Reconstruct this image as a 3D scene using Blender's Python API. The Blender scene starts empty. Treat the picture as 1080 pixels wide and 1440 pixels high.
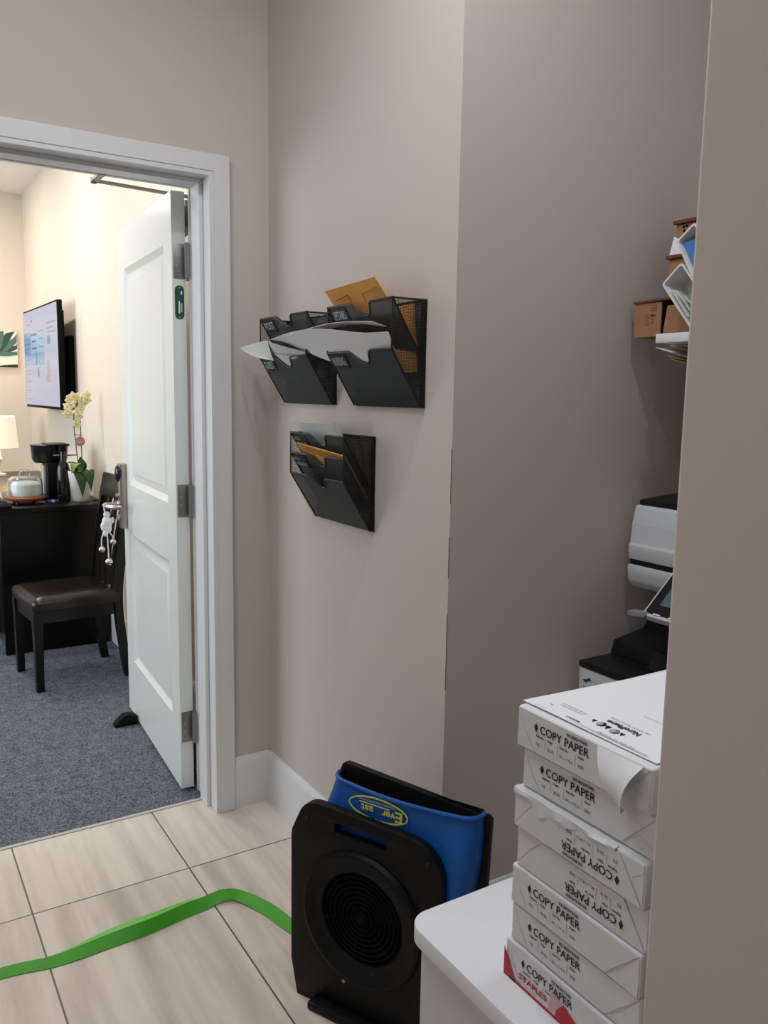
import bpy, bmesh, math, random
from mathutils import Vector, Matrix
random.seed(7)
scn = bpy.context.scene
COL = scn.collection
PI = math.pi

# ------------------------------------------------------------------ materials
def lin(h):
    h = h.lstrip('#'); out = []
    for i in (0, 2, 4):
        c = int(h[i:i+2], 16)/255
        out.append(c/12.92 if c <= .04045 else ((c+.055)/1.055)**2.4)
    return tuple(out)+(1,)

MATS = {}
def mat(name, col, rough=.5, metal=0, spec=.5, noise=0, nscale=20, bump=0, bscale=200, emit=0, trans=0, coat=0, ior=1.45, alpha=1, stretch=None):
    m = bpy.data.materials.new(name); m.use_nodes = True
    nt = m.node_tree; p = nt.nodes['Principled BSDF']
    c = lin(col) if isinstance(col, str) else tuple(col)+(1,)
    p.inputs['Base Color'].default_value = c
    p.inputs['Roughness'].default_value = rough
    p.inputs['Metallic'].default_value = metal
    p.inputs['Specular IOR Level'].default_value = spec
    p.inputs['IOR'].default_value = ior
    p.inputs['Transmission Weight'].default_value = trans
    p.inputs['Coat Weight'].default_value = coat
    p.inputs['Alpha'].default_value = alpha
    if emit:
        p.inputs['Emission Color'].default_value = c
        p.inputs['Emission Strength'].default_value = emit
    tc = None
    if noise or bump:
        tc = nt.nodes.new('ShaderNodeTexCoord')
        mp = nt.nodes.new('ShaderNodeMapping')
        if stretch: mp.inputs['Scale'].default_value = stretch
        nt.links.new(tc.outputs['Object'], mp.inputs['Vector'])
    if noise:
        n = nt.nodes.new('ShaderNodeTexNoise'); n.inputs['Scale'].default_value = nscale; n.inputs['Detail'].default_value = 4
        nt.links.new(mp.outputs['Vector'], n.inputs['Vector'])
        r = nt.nodes.new('ShaderNodeMapRange'); r.inputs['To Min'].default_value = 1-noise; r.inputs['To Max'].default_value = 1+noise
        nt.links.new(n.outputs['Fac'], r.inputs['Value'])
        v = nt.nodes.new('ShaderNodeVectorMath'); v.operation = 'SCALE'; v.inputs[0].default_value = c[:3]
        nt.links.new(r.outputs['Result'], v.inputs['Scale'])
        nt.links.new(v.outputs['Vector'], p.inputs['Base Color'])
    if bump:
        n2 = nt.nodes.new('ShaderNodeTexNoise'); n2.inputs['Scale'].default_value = bscale; n2.inputs['Detail'].default_value = 3
        nt.links.new(tc.outputs['Object'], n2.inputs['Vector'])
        b = nt.nodes.new('ShaderNodeBump'); b.inputs['Strength'].default_value = bump; b.inputs['Distance'].default_value = .002
        nt.links.new(n2.outputs['Fac'], b.inputs['Height']); nt.links.new(b.outputs['Normal'], p.inputs['Normal'])
    MATS[name] = m
    return m

def mesh_mat(name, col, pitch=.0032, hole=.33, rough=.5):
    """perforated sheet metal: round holes cut by a procedural pattern in metric UVs"""
    m = mat(name, col, rough=rough, spec=.5); nt = m.node_tree; N = nt.nodes
    p = N['Principled BSDF']; out = N['Material Output']
    uv = N.new('ShaderNodeUVMap'); uv.uv_map = 'UVMap'
    sc = N.new('ShaderNodeVectorMath'); sc.operation = 'SCALE'; sc.inputs['Scale'].default_value = 1/pitch
    fr = N.new('ShaderNodeVectorMath'); fr.operation = 'FRACTION'
    sb = N.new('ShaderNodeVectorMath'); sb.operation = 'SUBTRACT'; sb.inputs[1].default_value = (.5, .5, 0)
    ln = N.new('ShaderNodeVectorMath'); ln.operation = 'LENGTH'
    lt = N.new('ShaderNodeMath'); lt.operation = 'LESS_THAN'; lt.inputs[1].default_value = hole
    tr = N.new('ShaderNodeBsdfTransparent'); mx = N.new('ShaderNodeMixShader')
    L = nt.links.new
    L(uv.outputs['UV'], sc.inputs[0]); L(sc.outputs['Vector'], fr.inputs[0]); L(fr.outputs['Vector'], sb.inputs[0])
    L(sb.outputs['Vector'], ln.inputs[0]); L(ln.outputs['Value'], lt.inputs[0])
    L(lt.outputs['Value'], mx.inputs['Fac']); L(p.outputs['BSDF'], mx.inputs[1]); L(tr.outputs['BSDF'], mx.inputs[2])
    L(mx.outputs['Shader'], out.inputs['Surface'])
    return m

# ------------------------------------------------------------------ mesh builder
FONT = {}
class B:
    def __init__(s): s.bm = bmesh.new()
    def add(s, vs, fs, m=0):
        v = [s.bm.verts.new(p) for p in vs]
        for f in fs:
            try:
                q = s.bm.faces.new([v[i] for i in f]); q.material_index = m
            except ValueError: pass
        return v
    def box(s, x0, x1, y0, y1, z0, z1, m=0, bev=0, M=None, seg=2):
        t = bmesh.new()
        P = [(x, y, z) for x in (x0, x1) for y in (y0, y1) for z in (z0, z1)]
        v = [t.verts.new(p) for p in P]
        for f in ((0,1,3,2),(4,6,7,5),(0,4,5,1),(2,3,7,6),(0,2,6,4),(1,5,7,3)): t.faces.new([v[i] for i in f])
        if bev: bmesh.ops.bevel(t, geom=t.edges[:], offset=bev, segments=seg, affect='EDGES', profile=.5)
        s.merge(t, m, M); return s
    def merge(s, t, m=0, M=None, keep=False):
        if M is not None: bmesh.ops.transform(t, matrix=M, verts=t.verts)
        idx = {}
        for v in t.verts: idx[v] = s.bm.verts.new(v.co)
        for f in t.faces:
            try:
                q = s.bm.faces.new([idx[v] for v in f.verts]); q.material_index = f.material_index if keep else m; q.smooth = f.smooth
            except ValueError: pass
        t.free()
    def prism(s, poly, vec, m=0, bev=0):
        t = bmesh.new(); n = len(poly); vec = Vector(vec)
        a = [t.verts.new(p) for p in poly]; b = [t.verts.new(Vector(p)+vec) for p in poly]
        t.faces.new(a[::-1]); t.faces.new(b)
        for i in range(n): t.faces.new([a[i], a[(i+1) % n], b[(i+1) % n], b[i]])
        bmesh.ops.recalc_face_normals(t, faces=t.faces)
        if bev: bmesh.ops.bevel(t, geom=t.edges[:], offset=bev, segments=2, affect='EDGES', profile=.5)
        s.merge(t, m); return s
    def tube(s, pts, r, m=0, seg=8, closed=False, cap=True):
        pts = [Vector(p) for p in pts]; n = len(pts); rings = []
        rr = r if isinstance(r, (list, tuple)) else [r]*n
        up = None
        for i, p in enumerate(pts):
            if closed: d = pts[(i+1) % n]-pts[i-1]
            elif i == 0: d = pts[1]-pts[0]
            elif i == n-1: d = pts[-1]-pts[-2]
            else: d = (pts[i+1]-p).normalized()+(p-pts[i-1]).normalized()
            d.normalize()
            if up is None:
                up = Vector((0, 0, 1)) if abs(d.z) < .9 else Vector((1, 0, 0))
            a = up-d*up.dot(d)
            if a.length < 1e-4: a = d.orthogonal()
            a.normalize(); up = a; b = d.cross(a)
            rings.append([s.bm.verts.new(p+(a*math.cos(2*PI*k/seg)+b*math.sin(2*PI*k/seg))*rr[i]) for k in range(seg)])
        for i in range(n if closed else n-1):
            A, Bq = rings[i], rings[(i+1) % n]
            for k in range(seg):
                q = s.bm.faces.new([A[k], A[(k+1) % seg], Bq[(k+1) % seg], Bq[k]]); q.material_index = m
        if cap and not closed:
            for R, rev in ((rings[0], True), (rings[-1], False)):
                try:
                    q = s.bm.faces.new(R[::-1] if rev else R); q.material_index = m
                except ValueError: pass
        return s
    def lathe(s, prof, c=(0, 0, 0), m=0, seg=32, M=None, scale=(1, 1)):
        t = bmesh.new(); rings = []
        for r, z in prof:
            if r < 1e-6: rings.append([t.verts.new((0, 0, z))])
            else: rings.append([t.verts.new((r*math.cos(2*PI*k/seg)*scale[0], r*math.sin(2*PI*k/seg)*scale[1], z)) for k in range(seg)])
        for A, C in zip(rings, rings[1:]):
            for k in range(seg):
                j = (k+1) % seg
                f = [A[k % len(A)], A[j % len(A)], C[j % len(C)], C[k % len(C)]]
                u = []
                for v in f:
                    if v not in u: u.append(v)
                if len(u) > 2: t.faces.new(u)
        Mx = Matrix.Translation(c)
        if M is not None: Mx = Mx @ M
        s.merge(t, m, Mx); return s
    def sphere(s, c, r, sc=(1, 1, 1), m=0, seg=12, rot=None):
        t = bmesh.new(); bmesh.ops.create_uvsphere(t, u_segments=seg, v_segments=max(6, seg//2+2), radius=r)
        M = Matrix.Translation(c)
        if rot is not None: M = M @ rot
        s.merge(t, m, M @ Matrix.Diagonal((*sc, 1))); return s
    def loft(s, rings, m=0, cap0=True, cap1=True):
        R = [[s.bm.verts.new(p) for p in r] for r in rings]; n = len(R[0])
        for A, C in zip(R, R[1:]):
            for k in range(n):
                q = s.bm.faces.new([A[k], A[(k+1) % n], C[(k+1) % n], C[k]]); q.material_index = m
        if cap0: s.bm.faces.new(R[0][::-1]).material_index = m
        if cap1: s.bm.faces.new(R[-1]).material_index = m
        return s
    def sheet(s, grid, th=.0008, m=0):
        """thin solid sheet through a grid of points"""
        g = [[Vector(p) for p in r] for r in grid]; nr, nc = len(g), len(g[0])
        top, bot = [], []
        for i in range(nr):
            rt, rb = [], []
            for j in range(nc):
                du = g[min(i+1, nr-1)][j]-g[max(i-1, 0)][j]; dv = g[i][min(j+1, nc-1)]-g[i][max(j-1, 0)]
                n = du.cross(dv); n = n.normalized() if n.length > 1e-9 else Vector((0, 0, 1))
                rt.append(s.bm.verts.new(g[i][j]+n*th/2)); rb.append(s.bm.verts.new(g[i][j]-n*th/2))
            top.append(rt); bot.append(rb)
        def f(*v): s.bm.faces.new(v).material_index = m
        for i in range(nr-1):
            for j in range(nc-1):
                f(top[i][j], top[i+1][j], top[i+1][j+1], top[i][j+1]); f(bot[i][j], bot[i][j+1], bot[i+1][j+1], bot[i+1][j])
        for i in range(nr-1):
            f(top[i][0], bot[i][0], bot[i+1][0], top[i+1][0]); f(top[i][-1], top[i+1][-1], bot[i+1][-1], bot[i][-1])
        for j in range(nc-1):
            f(top[0][j], top[0][j+1], bot[0][j+1], bot[0][j]); f(top[-1][j], bot[-1][j], bot[-1][j+1], top[-1][j+1])
        return s
    def patch(s, a, b, c, d, nu=8, nv=8, fn=None, th=.0008, m=0):
        """sheet a(bottom-left) b(bottom-right) c(top-right) d(top-left); fn(u,v)->offset vector"""
        a, b, c, d = map(Vector, (a, b, c, d)); g = []
        for i in range(nv+1):
            v = i/nv; row = []
            for j in range(nu+1):
                u = j/nu; p = a.lerp(b, u).lerp(d.lerp(c, u), v)
                if fn: p = p+Vector(fn(u, v))
                row.append(p)
            g.append(row)
        return s.sheet(g, th, m)
    def shape(s, loops, h, M=None, m=0, bev=0, res=2):
        """2D outlines (with holes) filled and extruded by h along +z, then placed by M"""
        cu = bpy.data.curves.new('t', 'CURVE'); cu.dimensions = '2D'; cu.fill_mode = 'BOTH'
        cu.extrude = h/2; cu.bevel_depth = bev; cu.bevel_resolution = 1; cu.resolution_u = res
        for lp in loops:
            sp = cu.splines.new('POLY'); sp.points.add(len(lp)-1); sp.use_cyclic_u = True
            for q, (x, y) in zip(sp.points, lp): q.co = (x, y, 0, 1)
        s.curve(cu, (M or Matrix()) @ Matrix.Translation((0, 0, h/2)), m); return s
    def curve(s, cu, M, m=0):
        ob = bpy.data.objects.new('t', cu); COL.objects.link(ob)
        dg = bpy.context.evaluated_depsgraph_get(); dg.update()
        me = bpy.data.meshes.new_from_object(ob.evaluated_get(dg))
        t = bmesh.new(); t.from_mesh(me); bmesh.ops.remove_doubles(t, verts=t.verts, dist=1e-6)
        s.merge(t, m, M)
        bpy.data.objects.remove(ob); bpy.data.meshes.remove(me); bpy.data.curves.remove(cu)
    def text(s, body, size, o, xd, yd, m=0, bold=0, width=None, align='LEFT', sx=1):
        cu = bpy.data.curves.new('t', 'FONT'); cu.body = body; cu.size = size; cu.offset = bold*size; cu.align_x = align
        cu.resolution_u = 3
        xd, yd = Vector(xd).normalized(), Vector(yd).normalized(); zd = xd.cross(yd)
        if width:
            ob = bpy.data.objects.new('t', cu); COL.objects.link(ob); bpy.context.view_layer.update()
            sx = width/max(ob.dimensions.x, 1e-6); bpy.data.objects.remove(ob)
        M = Matrix.Translation(o) @ Matrix((xd, yd, zd)).transposed().to_4x4() @ Matrix.Diagonal((sx, 1, 1, 1))
        s.curve(cu, M, m); return s
    def done(s, name, mats, parent=None, angle=35, loc=None, rotz=0, sub=0, bevel=0):
        bm = s.bm
        bmesh.ops.remove_doubles(bm, verts=bm.verts, dist=1e-7)
        uv = bm.loops.layers.uv.new('UVMap'); Z = Vector((0, 0, 1))
        bm.normal_update()
        for f in bm.faces:
            n = f.normal; f.smooth = True
            if abs(n.z) > .95: a, b = Vector((1, 0, 0)), Vector((0, 1, 0))
            else: a = Z.cross(n).normalized(); b = n.cross(a)
            for l in f.loops: l[uv].uv = (l.vert.co.dot(a), l.vert.co.dot(b))
        me = bpy.data.meshes.new(name); bm.to_mesh(me); bm.free()
        me.set_sharp_from_angle(angle=math.radians(angle))
        for q in (mats if isinstance(mats, (list, tuple)) else [mats]): me.materials.append(q)
        ob = bpy.data.objects.new(name, me); COL.objects.link(ob)
        if parent: ob.parent = parent
        if loc is not None: ob.location = loc
        ob.rotation_euler.z = rotz
        if bevel:
            md = ob.modifiers.new('bevel', 'BEVEL'); md.width = bevel; md.segments = 2; md.limit_method = 'ANGLE'
        if sub:
            md = ob.modifiers.new('sub', 'SUBSURF'); md.levels = sub; md.render_levels = sub
        return ob

def thing(name, label, cat, loc=(0, 0, 0), rotz=0, group=None):
    o = bpy.data.objects.new(name, None); COL.objects.link(o); o.empty_display_size = .05
    o.location = loc; o.rotation_euler = (0, 0, rotz); o['label'] = label; o['category'] = cat
    if group: o['group'] = group
    return o
def tag(o, label, cat, group=None):
    o['label'] = label; o['category'] = cat
    if group: o['group'] = group
    return o
def struct(o, label=None):
    o['kind'] = 'structure'
    if label: o['label'] = label
    return o
def rrect(x0, x1, y0, y1, r, n=6):
    rs = r if isinstance(r, (list, tuple)) else [r]*4
    out = []
    for (cx, cy, a0), q in zip(((x0, y0, PI), (x1, y0, 1.5*PI), (x1, y1, 0), (x0, y1, .5*PI)), rs):
        ox = cx+(q if cx == x0 else -q); oy = cy+(q if cy == y0 else -q)
        if q <= 0: out.append((cx, cy)); continue
        for k in range(n+1): out.append((ox+q*math.cos(a0+k/n*PI/2), oy+q*math.sin(a0+k/n*PI/2)))
    return out
def circ(cx, cy, r, n=40, ry=None):
    ry = ry or r
    return [(cx+r*math.cos(2*PI*k/n), cy+ry*math.sin(2*PI*k/n)) for k in range(n)]
def frame(o, xd, yd):
    xd, yd = Vector(xd).normalized(), Vector(yd).normalized(); zd = xd.cross(yd)
    return Matrix.Translation(o) @ Matrix((xd, yd, zd)).transposed().to_4x4()
def smooth(pts, n=6):
    P = [Vector(p) for p in pts]; out = []
    for i in range(len(P)-1):
        p0, p1, p2, p3 = P[max(i-1, 0)], P[i], P[i+1], P[min(i+2, len(P)-1)]
        for k in range(n):
            t = k/n
            out.append(.5*((2*p1)+(p2-p0)*t+(2*p0-5*p1+4*p2-p3)*t*t+(3*p1-p0-3*p2+p3)*t**3))
    out.append(P[-1]); return out

# ------------------------------------------------------------------ palette
paint = mat('wall_paint', '#c6bdb6', rough=.75, spec=.25, noise=.012, nscale=3, bump=.06, bscale=350)
paint_back = mat('wall_paint_office', '#d9cfc2', rough=.75, spec=.25, bump=.05, bscale=350)
ceil_m = mat('ceiling_paint', '#e6e6e3', rough=.9, spec=.2)
trimw = mat('trim_white', '#d6d7da', rough=.38, spec=.45, noise=.01, nscale=6)
doorw = mat('door_white', '#dbe0de', rough=.28, spec=.5)
steel = mat('satin_nickel', '#a9a39c', rough=.32, metal=1)
hingem = mat('hinge_grey_metal', '#8b8b8a', rough=.42, metal=.75)
closerm = mat('closer_bronze', '#8c8577', rough=.45, metal=.55)
blackp = mat('black_plastic', '#0b0c0e', rough=.5, spec=.25, bump=.12, bscale=700)
blackg = mat('black_gloss', '#0d0e10', rough=.22, spec=.5)
blackm = mat('black_matt', '#08090a', rough=.75, spec=.15)
blackw = mat('black_painted_metal', '#17191b', rough=.42, spec=.5)
perf = mesh_mat('black_perforated_metal', '#3a4042', pitch=.0030, hole=.31, rough=.38)
perf_side = mesh_mat('black_wire_mesh', '#1a1d1e', pitch=.0036, hole=.445, rough=.45)
blue = mat('blue_moulded_plastic', '#0e55a6', rough=.42, spec=.45, noise=.03, nscale=12, bump=.08, bscale=400)
yellow = mat('badge_yellow', '#c9cf4a', rough=.5)
cream = mat('badge_cream', '#d8d6a6', rough=.5)
paper = mat('white_paper', '#e4e6ec', rough=.7, spec=.2, noise=.012, nscale=18)
paper2 = mat('grey_white_paper', '#c9ccca', rough=.7, spec=.2, noise=.04, nscale=25)
wrap = mat('ream_wrapper', '#dcdde3', rough=.4, spec=.45, noise=.03, nscale=22, bump=.6, bscale=20)
wrap_fold = mat('ream_wrapper_fold', '#d6d7db', rough=.42, spec=.4, noise=.03, nscale=30, bump=.55, bscale=24)
ink = mat('black_print', '#15161a', rough=.6)
inkg = mat('grey_print', '#75777d', rough=.6)
inkl = mat('light_grey_print', '#a9abb2', rough=.6)
red = mat('red_print', '#b5121f', rough=.45)
pinkp = mat('pink_print', '#cfa4aa', rough=.5)
kraft = mat('kraft_paper', '#c8914e', rough=.75, spec=.2, noise=.03, nscale=40)
kraft_d = mat('kraft_print', '#8d5f30', rough=.8)
manila = mat('manila_card', '#d9b98c', rough=.75, spec=.2)
card = mat('brown_cardboard', '#9a7359', rough=.85, spec=.15, noise=.05, nscale=30)
card_d = mat('cardboard_lid', '#6b4a38', rough=.9, spec=.1, noise=.04, nscale=20)
lamw = mat('white_laminate', '#dfe0e6', rough=.35, spec=.45)
cabw = mat('cabinet_body_white', '#cbcac8', rough=.45, spec=.4)
printw = mat('printer_light_grey', '#c3c7cc', rough=.45, spec=.4)
printb = mat('printer_black', '#111315', rough=.4, spec=.4)
binw = mat('bin_white_plastic', '#d3d4d3', rough=.35, spec=.5)
blue_s = mat('blue_folder', '#1f63b0', rough=.45)
strapg = mat('green_ribbon', '#3f9a22', rough=.5, spec=.35, noise=.06, nscale=40)
strapg2 = mat('green_ribbon_pale', '#74c25a', rough=.5, spec=.35)
woodb = mat('black_wood', '#060607', rough=.3, spec=.35)
chairw = mat('espresso_wood', '#0a0808', rough=.32, spec=.45)
leather = mat('dark_brown_leather', '#150f0d', rough=.27, spec=.55, bump=.2, bscale=250)
boardw = mat('reddish_wood', '#8a4a30', rough=.45, noise=.12, nscale=30, stretch=(1, 8, 1))
leafg = mat('orchid_leaf', '#23491b', rough=.4, spec=.5, noise=.2, nscale=30)
leafp = mat('orchid_leaf_pale', '#6f8a45', rough=.45, noise=.15, nscale=30)
petal = mat('cream_petal', '#e8dfb2', rough=.6)
petal_y = mat('petal_centre', '#c9a83c', rough=.6)
stemm = mat('orchid_stem', '#4b4030', rough=.6)
potw = mat('white_ceramic', '#e2e0dc', rough=.3, spec=.5)
barkm = mat('orchid_bark', '#a8652f', rough=.9)
pinktag = mat('dusty_pink_tag', '#a9807f', rough=.6)
bottlem = mat('dark_bottle_glass', '#10100e', rough=.12, spec=.6)
glassm = mat('clear_glass', '#f4fbff', rough=.02, trans=1, ior=1.3)
shade_m = mat('cream_lamp_shade', '#f4e9d2', rough=.8, emit=.55)
green_s = mat('green_label', '#0f4a35', rough=.4)
wht = mat('white_print', '#dfe3e3', rough=.5)
silver = mat('silver_bell', '#d9d2c2', rough=.2, metal=1)
cloth = mat('white_cloth', '#e6e6ea', rough=.9)
purple = mat('purple_wrapper', '#564a9a', rough=.4)
rust = mat('rust_stain', '#7a4a30', rough=.8)
rubber = mat('black_rubber', '#141413', rough=.8, spec=.2)

def tile_mat():
    m = mat('floor_tile', '#cfc3b3', rough=.33, spec=.45); nt = m.node_tree; N = nt.nodes; L = nt.links.new; p = N['Principled BSDF']
    tc = N.new('ShaderNodeTexCoord'); sx = N.new('ShaderNodeSeparateXYZ'); L(tc.outputs['Object'], sx.inputs[0])
    def grid(out, off, pitch, w):
        a = N.new('ShaderNodeMath'); a.operation = 'SUBTRACT'; a.inputs[1].default_value = off; L(out, a.inputs[0])
        d = N.new('ShaderNodeMath'); d.operation = 'DIVIDE'; d.inputs[1].default_value = pitch; L(a.outputs[0], d.inputs[0])
        fl = N.new('ShaderNodeMath'); fl.operation = 'FLOOR'; L(d.outputs[0], fl.inputs[0])
        fr = N.new('ShaderNodeMath'); fr.operation = 'FRACT'; L(d.outputs[0], fr.inputs[0])
        pp = N.new('ShaderNodeMath'); pp.operation = 'PINGPONG'; pp.inputs[1].default_value = .5; L(fr.outputs[0], pp.inputs[0])
        lt = N.new('ShaderNodeMath'); lt.operation = 'LESS_THAN'; lt.inputs[1].default_value = w/pitch; L(pp.outputs[0], lt.inputs[0])
        return fl.outputs[0], lt.outputs[0]
    ix, gx = grid(sx.outputs['X'], .3107, .4493, .0023)
    iy, gy = grid(sx.outputs['Y'], 2.304, .898, .0023)
    mx = N.new('ShaderNodeMath'); mx.operation = 'MAXIMUM'; L(gx, mx.inputs[0]); L(gy, mx.inputs[1])
    # per tile offset for the veins
    cb = N.new('ShaderNodeCombineXYZ'); L(ix, cb.inputs[0]); L(iy, cb.inputs[1])
    wn = N.new('ShaderNodeTexWhiteNoise'); wn.noise_dimensions = '3D'; L(cb.outputs[0], wn.inputs['Vector'])
    sc = N.new('ShaderNodeVectorMath'); sc.operation = 'SCALE'; sc.inputs['Scale'].default_value = 7; L(wn.outputs['Color'], sc.inputs[0])
    mp = N.new('ShaderNodeMapping'); mp.inputs['Scale'].default_value = (11, .9, 1); mp.inputs['Rotation'].default_value = (0, 0, math.radians(-5)); L(tc.outputs['Object'], mp.inputs['Vector'])
    ad = N.new('ShaderNodeVectorMath'); L(mp.outputs[0], ad.inputs[0]); L(sc.outputs[0], ad.inputs[1])
    no = N.new('ShaderNodeTexNoise'); no.inputs['Scale'].default_value = 1.0; no.inputs['Detail'].default_value = 5; no.inputs['Roughness'].default_value = .6; L(ad.outputs[0], no.inputs['Vector'])
    cr = N.new('ShaderNodeValToRGB'); e = cr.color_ramp.elements
    e[0].position = .3; e[0].color = lin('#b0a59a'); e[1].position = .6; e[1].color = lin('#d6ccc1')
    L(no.outputs['Fac'], cr.inputs[0])
    mix = N.new('ShaderNodeMix'); mix.data_type = 'RGBA'; L(mx.outputs[0], mix.inputs[0]); L(cr.outputs[0], mix.inputs[6]); mix.inputs[7].default_value = lin('#55504b')
    L(mix.outputs[2], p.inputs['Base Color'])
    b = N.new('ShaderNodeBump'); b.invert = True; b.inputs['Strength'].default_value = .5; b.inputs['Distance'].default_value = .001; L(mx.outputs[0], b.inputs['Height']); L(b.outputs[0], p.inputs['Normal'])
    return m
def carpet_mat():
    m = mat('office_carpet', '#464c5a', rough=.95, spec=.1); nt = m.node_tree; N = nt.nodes; L = nt.links.new; p = N['Principled BSDF']
    tc = N.new('ShaderNodeTexCoord')
    no = N.new('ShaderNodeTexNoise'); no.inputs['Scale'].default_value = 230; no.inputs['Detail'].default_value = 2; L(tc.outputs['Object'], no.inputs['Vector'])
    n2 = N.new('ShaderNodeTexNoise'); n2.inputs['Scale'].default_value = 22; n2.inputs['Detail'].default_value = 4; L(tc.outputs['Object'], n2.inputs['Vector'])
    av = N.new('ShaderNodeMix'); av.inputs[0].default_value = .2; L(no.outputs['Fac'], av.inputs[2]); L(n2.outputs['Fac'], av.inputs[3])
    cr = N.new('ShaderNodeValToRGB'); e = cr.color_ramp.elements
    e[0].position = .38; e[0].color = lin('#373c46'); e[1].position = .64; e[1].color = lin('#80858f')
    L(av.outputs[0], cr.inputs[0]); L(cr.outputs[0], p.inputs['Base Color'])
    b = N.new('ShaderNodeBump'); b.inputs['Strength'].default_value = .8; b.inputs['Distance'].default_value = .004; L(no.outputs['Fac'], b.inputs['Height']); L(b.outputs[0], p.inputs['Normal'])
    return m
tile = tile_mat(); carpet = carpet_mat()

# ------------------------------------------------------------------ the room
W = 1.161          # wall with the file holders (faces -x)
YD = 2.593         # front face of the door wall
YB = 2.765         # back face of the door wall
YA = 1.553         # alcove wall
HC = 3.0           # ceiling
YF = 7.39          # far wall of the office
X0, X1, YN = -2.4, 2.35, -2.4
OX0, OX1, OZ = -.02, .955, 2.125   # door opening

struct(B().box(X0, X1, YN, 2.705, -.05, 0).done('floor', tile), 'pale beige streaked floor tiles with dark grout')
struct(B().box(X0, W, 2.705, YF, -.05, -.002).done('floor_carpet', carpet), 'blue grey speckled carpet beyond the doorway')
struct(B().box(X0, X1, YN, YF, HC, HC+.05).done('ceiling', ceil_m))
w = B(); w.box(X0, OX0-.02, YD, YB, 0, HC); w.box(OX1+.02, W, YD, YB, 0, HC); w.box(OX0-.02, OX1+.02, YD, YB, OZ+.02, HC)
struct(w.done('wall_back', paint), 'taupe wall around the white door frame')
wr = struct(B().box(W, W+.12, YA, YB, 0, HC).done('wall_right', paint), 'taupe wall that carries the black file holders')
cr = B()
for z0, z1, wd in ((1.20, 1.33, .0011), (1.02, 1.12, .0013), (.74, .93, .0011)):
    cr.box(W-.0008, W+.0004, YA-.0006, YA+wd, z0, z1)
cr.done('paint_crack', rust, wr)
struct(B().box(W+.12, X1, YA, YA+.1, 0, HC).done('wall_alcove', paint), 'shaded taupe wall of the printer alcove')
struct(B().box(X1, X1+.1, .4, YA+.1, 0, HC).done('wall_end', paint))
XN, YNE = .64, .504
n = B(); n.box(XN, XN+.12, YN, YNE, 0, HC); n.box(XN+.12, X1, YNE-.12, YNE, 0, HC)
struct(n.done('wall_near', paint, bevel=.004), 'near taupe wall end cutting off the right of the view')
struct(B().box(X0, XN+.12, YN-.1, YN, 0, HC).done('wall_behind', paint))
struct(B().box(X0-.1, X0, YN, YB, 0, HC).done('wall_left', paint))
# office behind the door
struct(B().box(W, W+.1, YB, YF+.1, 0, HC).done('wall_office_right', paint_back), 'bright warm wall with the television')
struct(B().box(X0, W, YF, YF+.1, 0, HC).done('wall_far', paint_back))
wl = B(); wy0, wy1, wz0, wz1 = 3.3, 6.3, .8, 2.5
wl.box(X0-.1, X0, YB, wy0, 0, HC); wl.box(X0-.1, X0, wy1, YF+.1, 0, HC); wl.box(X0-.1, X0, wy0, wy1, 0, wz0); wl.box(X0-.1, X0, wy0, wy1, wz1, HC)
struct(wl.done('wall_office_left', paint_back))
wf = B()
for y in (wy0, (wy0+wy1)/2-.03, wy1-.06): wf.box(X0-.09, X0-.01, y, y+.06, wz0, wz1)
for z in (wz0, wz1-.06): wf.box(X0-.09, X0-.01, wy0, wy1, z, z+.06)
win = struct(wf.done('window_1', trimw)); B().box(X0-.06, X0-.055, wy0, wy1, wz0, wz1).done('pane', glassm, win)

# baseboards
def base(name, p0, p1, out, h=.184, t=.016):
    p0, p1, out = Vector((*p0, 0)), Vector((*p1, 0)), Vector((*out, 0))
    prof = [(0, 0), (t, 0), (t, h-.03), (t*.75, h-.012), (t*.35, h), (0, h)]
    b = B(); b.loft([[p+out*a+Vector((0, 0, z)) for a, z in prof] for p in (p0, p1)])
    bmesh.ops.recalc_face_normals(b.bm, faces=b.bm.faces)
    return struct(b.done(name, trimw, angle=25))
base('baseboard_back', (1.0, YD), (W, YD), (0, -1))
base('baseboard_right', (W, YA-.016), (W, YD), (-1, 0))
base('baseboard_alcove', (W-.016, YA), (X1, YA), (0, -1))
base('baseboard_office', (W, YB), (W, YF), (-1, 0))
base('baseboard_far', (X0, YF), (W, YF), (0, -1))
base('baseboard_near', (XN, YN), (XN, YNE), (-1, 0))

# door frame: jamb lining, stop and two-step casing
f = B(); CW = .064
for y0, th_ in ((YD-.018, .018), (YB, .018)):
    f.prism([(OX1-.003, y0, 0), (OX1+CW, y0, 0), (OX1+CW, y0, OZ+CW), (OX0-CW, y0, OZ+CW), (OX0-CW, y0, 0), (OX0+.003, y0, 0), (OX0+.003, y0, OZ-.003), (OX1-.003, y0, OZ-.003)], (0, th_, 0))
f.prism([(OX1+.012, YD-.021, 0), (OX1+CW, YD-.021, 0), (OX1+CW, YD-.021, OZ+CW), (OX0-CW, YD-.021, OZ+CW), (OX0-CW, YD-.021, 0), (OX0-.012, YD-.021, 0), (OX0-.012, YD-.021, OZ+.012), (OX1+.012, YD-.021, OZ+.012)], (0, .0031, 0))
f.box(OX1, OX1+.02, YD, YB, 0, OZ+.02); f.box(OX0-.02, OX0, YD, YB, 0, OZ+.02); f.box(OX0, OX1, YD, YB, OZ, OZ+.02)
f.box(OX1-.014, OX1, YD+.05, YB-.052, 0, OZ-.014); f.box(OX0, OX0+.014, YD+.05, YB-.052, 0, OZ-.014); f.box(OX0, OX1, YD+.05, YB-.052, OZ-.014, OZ)
struct(f.done('trim_1', trimw, bevel=.002), 'white door frame with casing')
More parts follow.
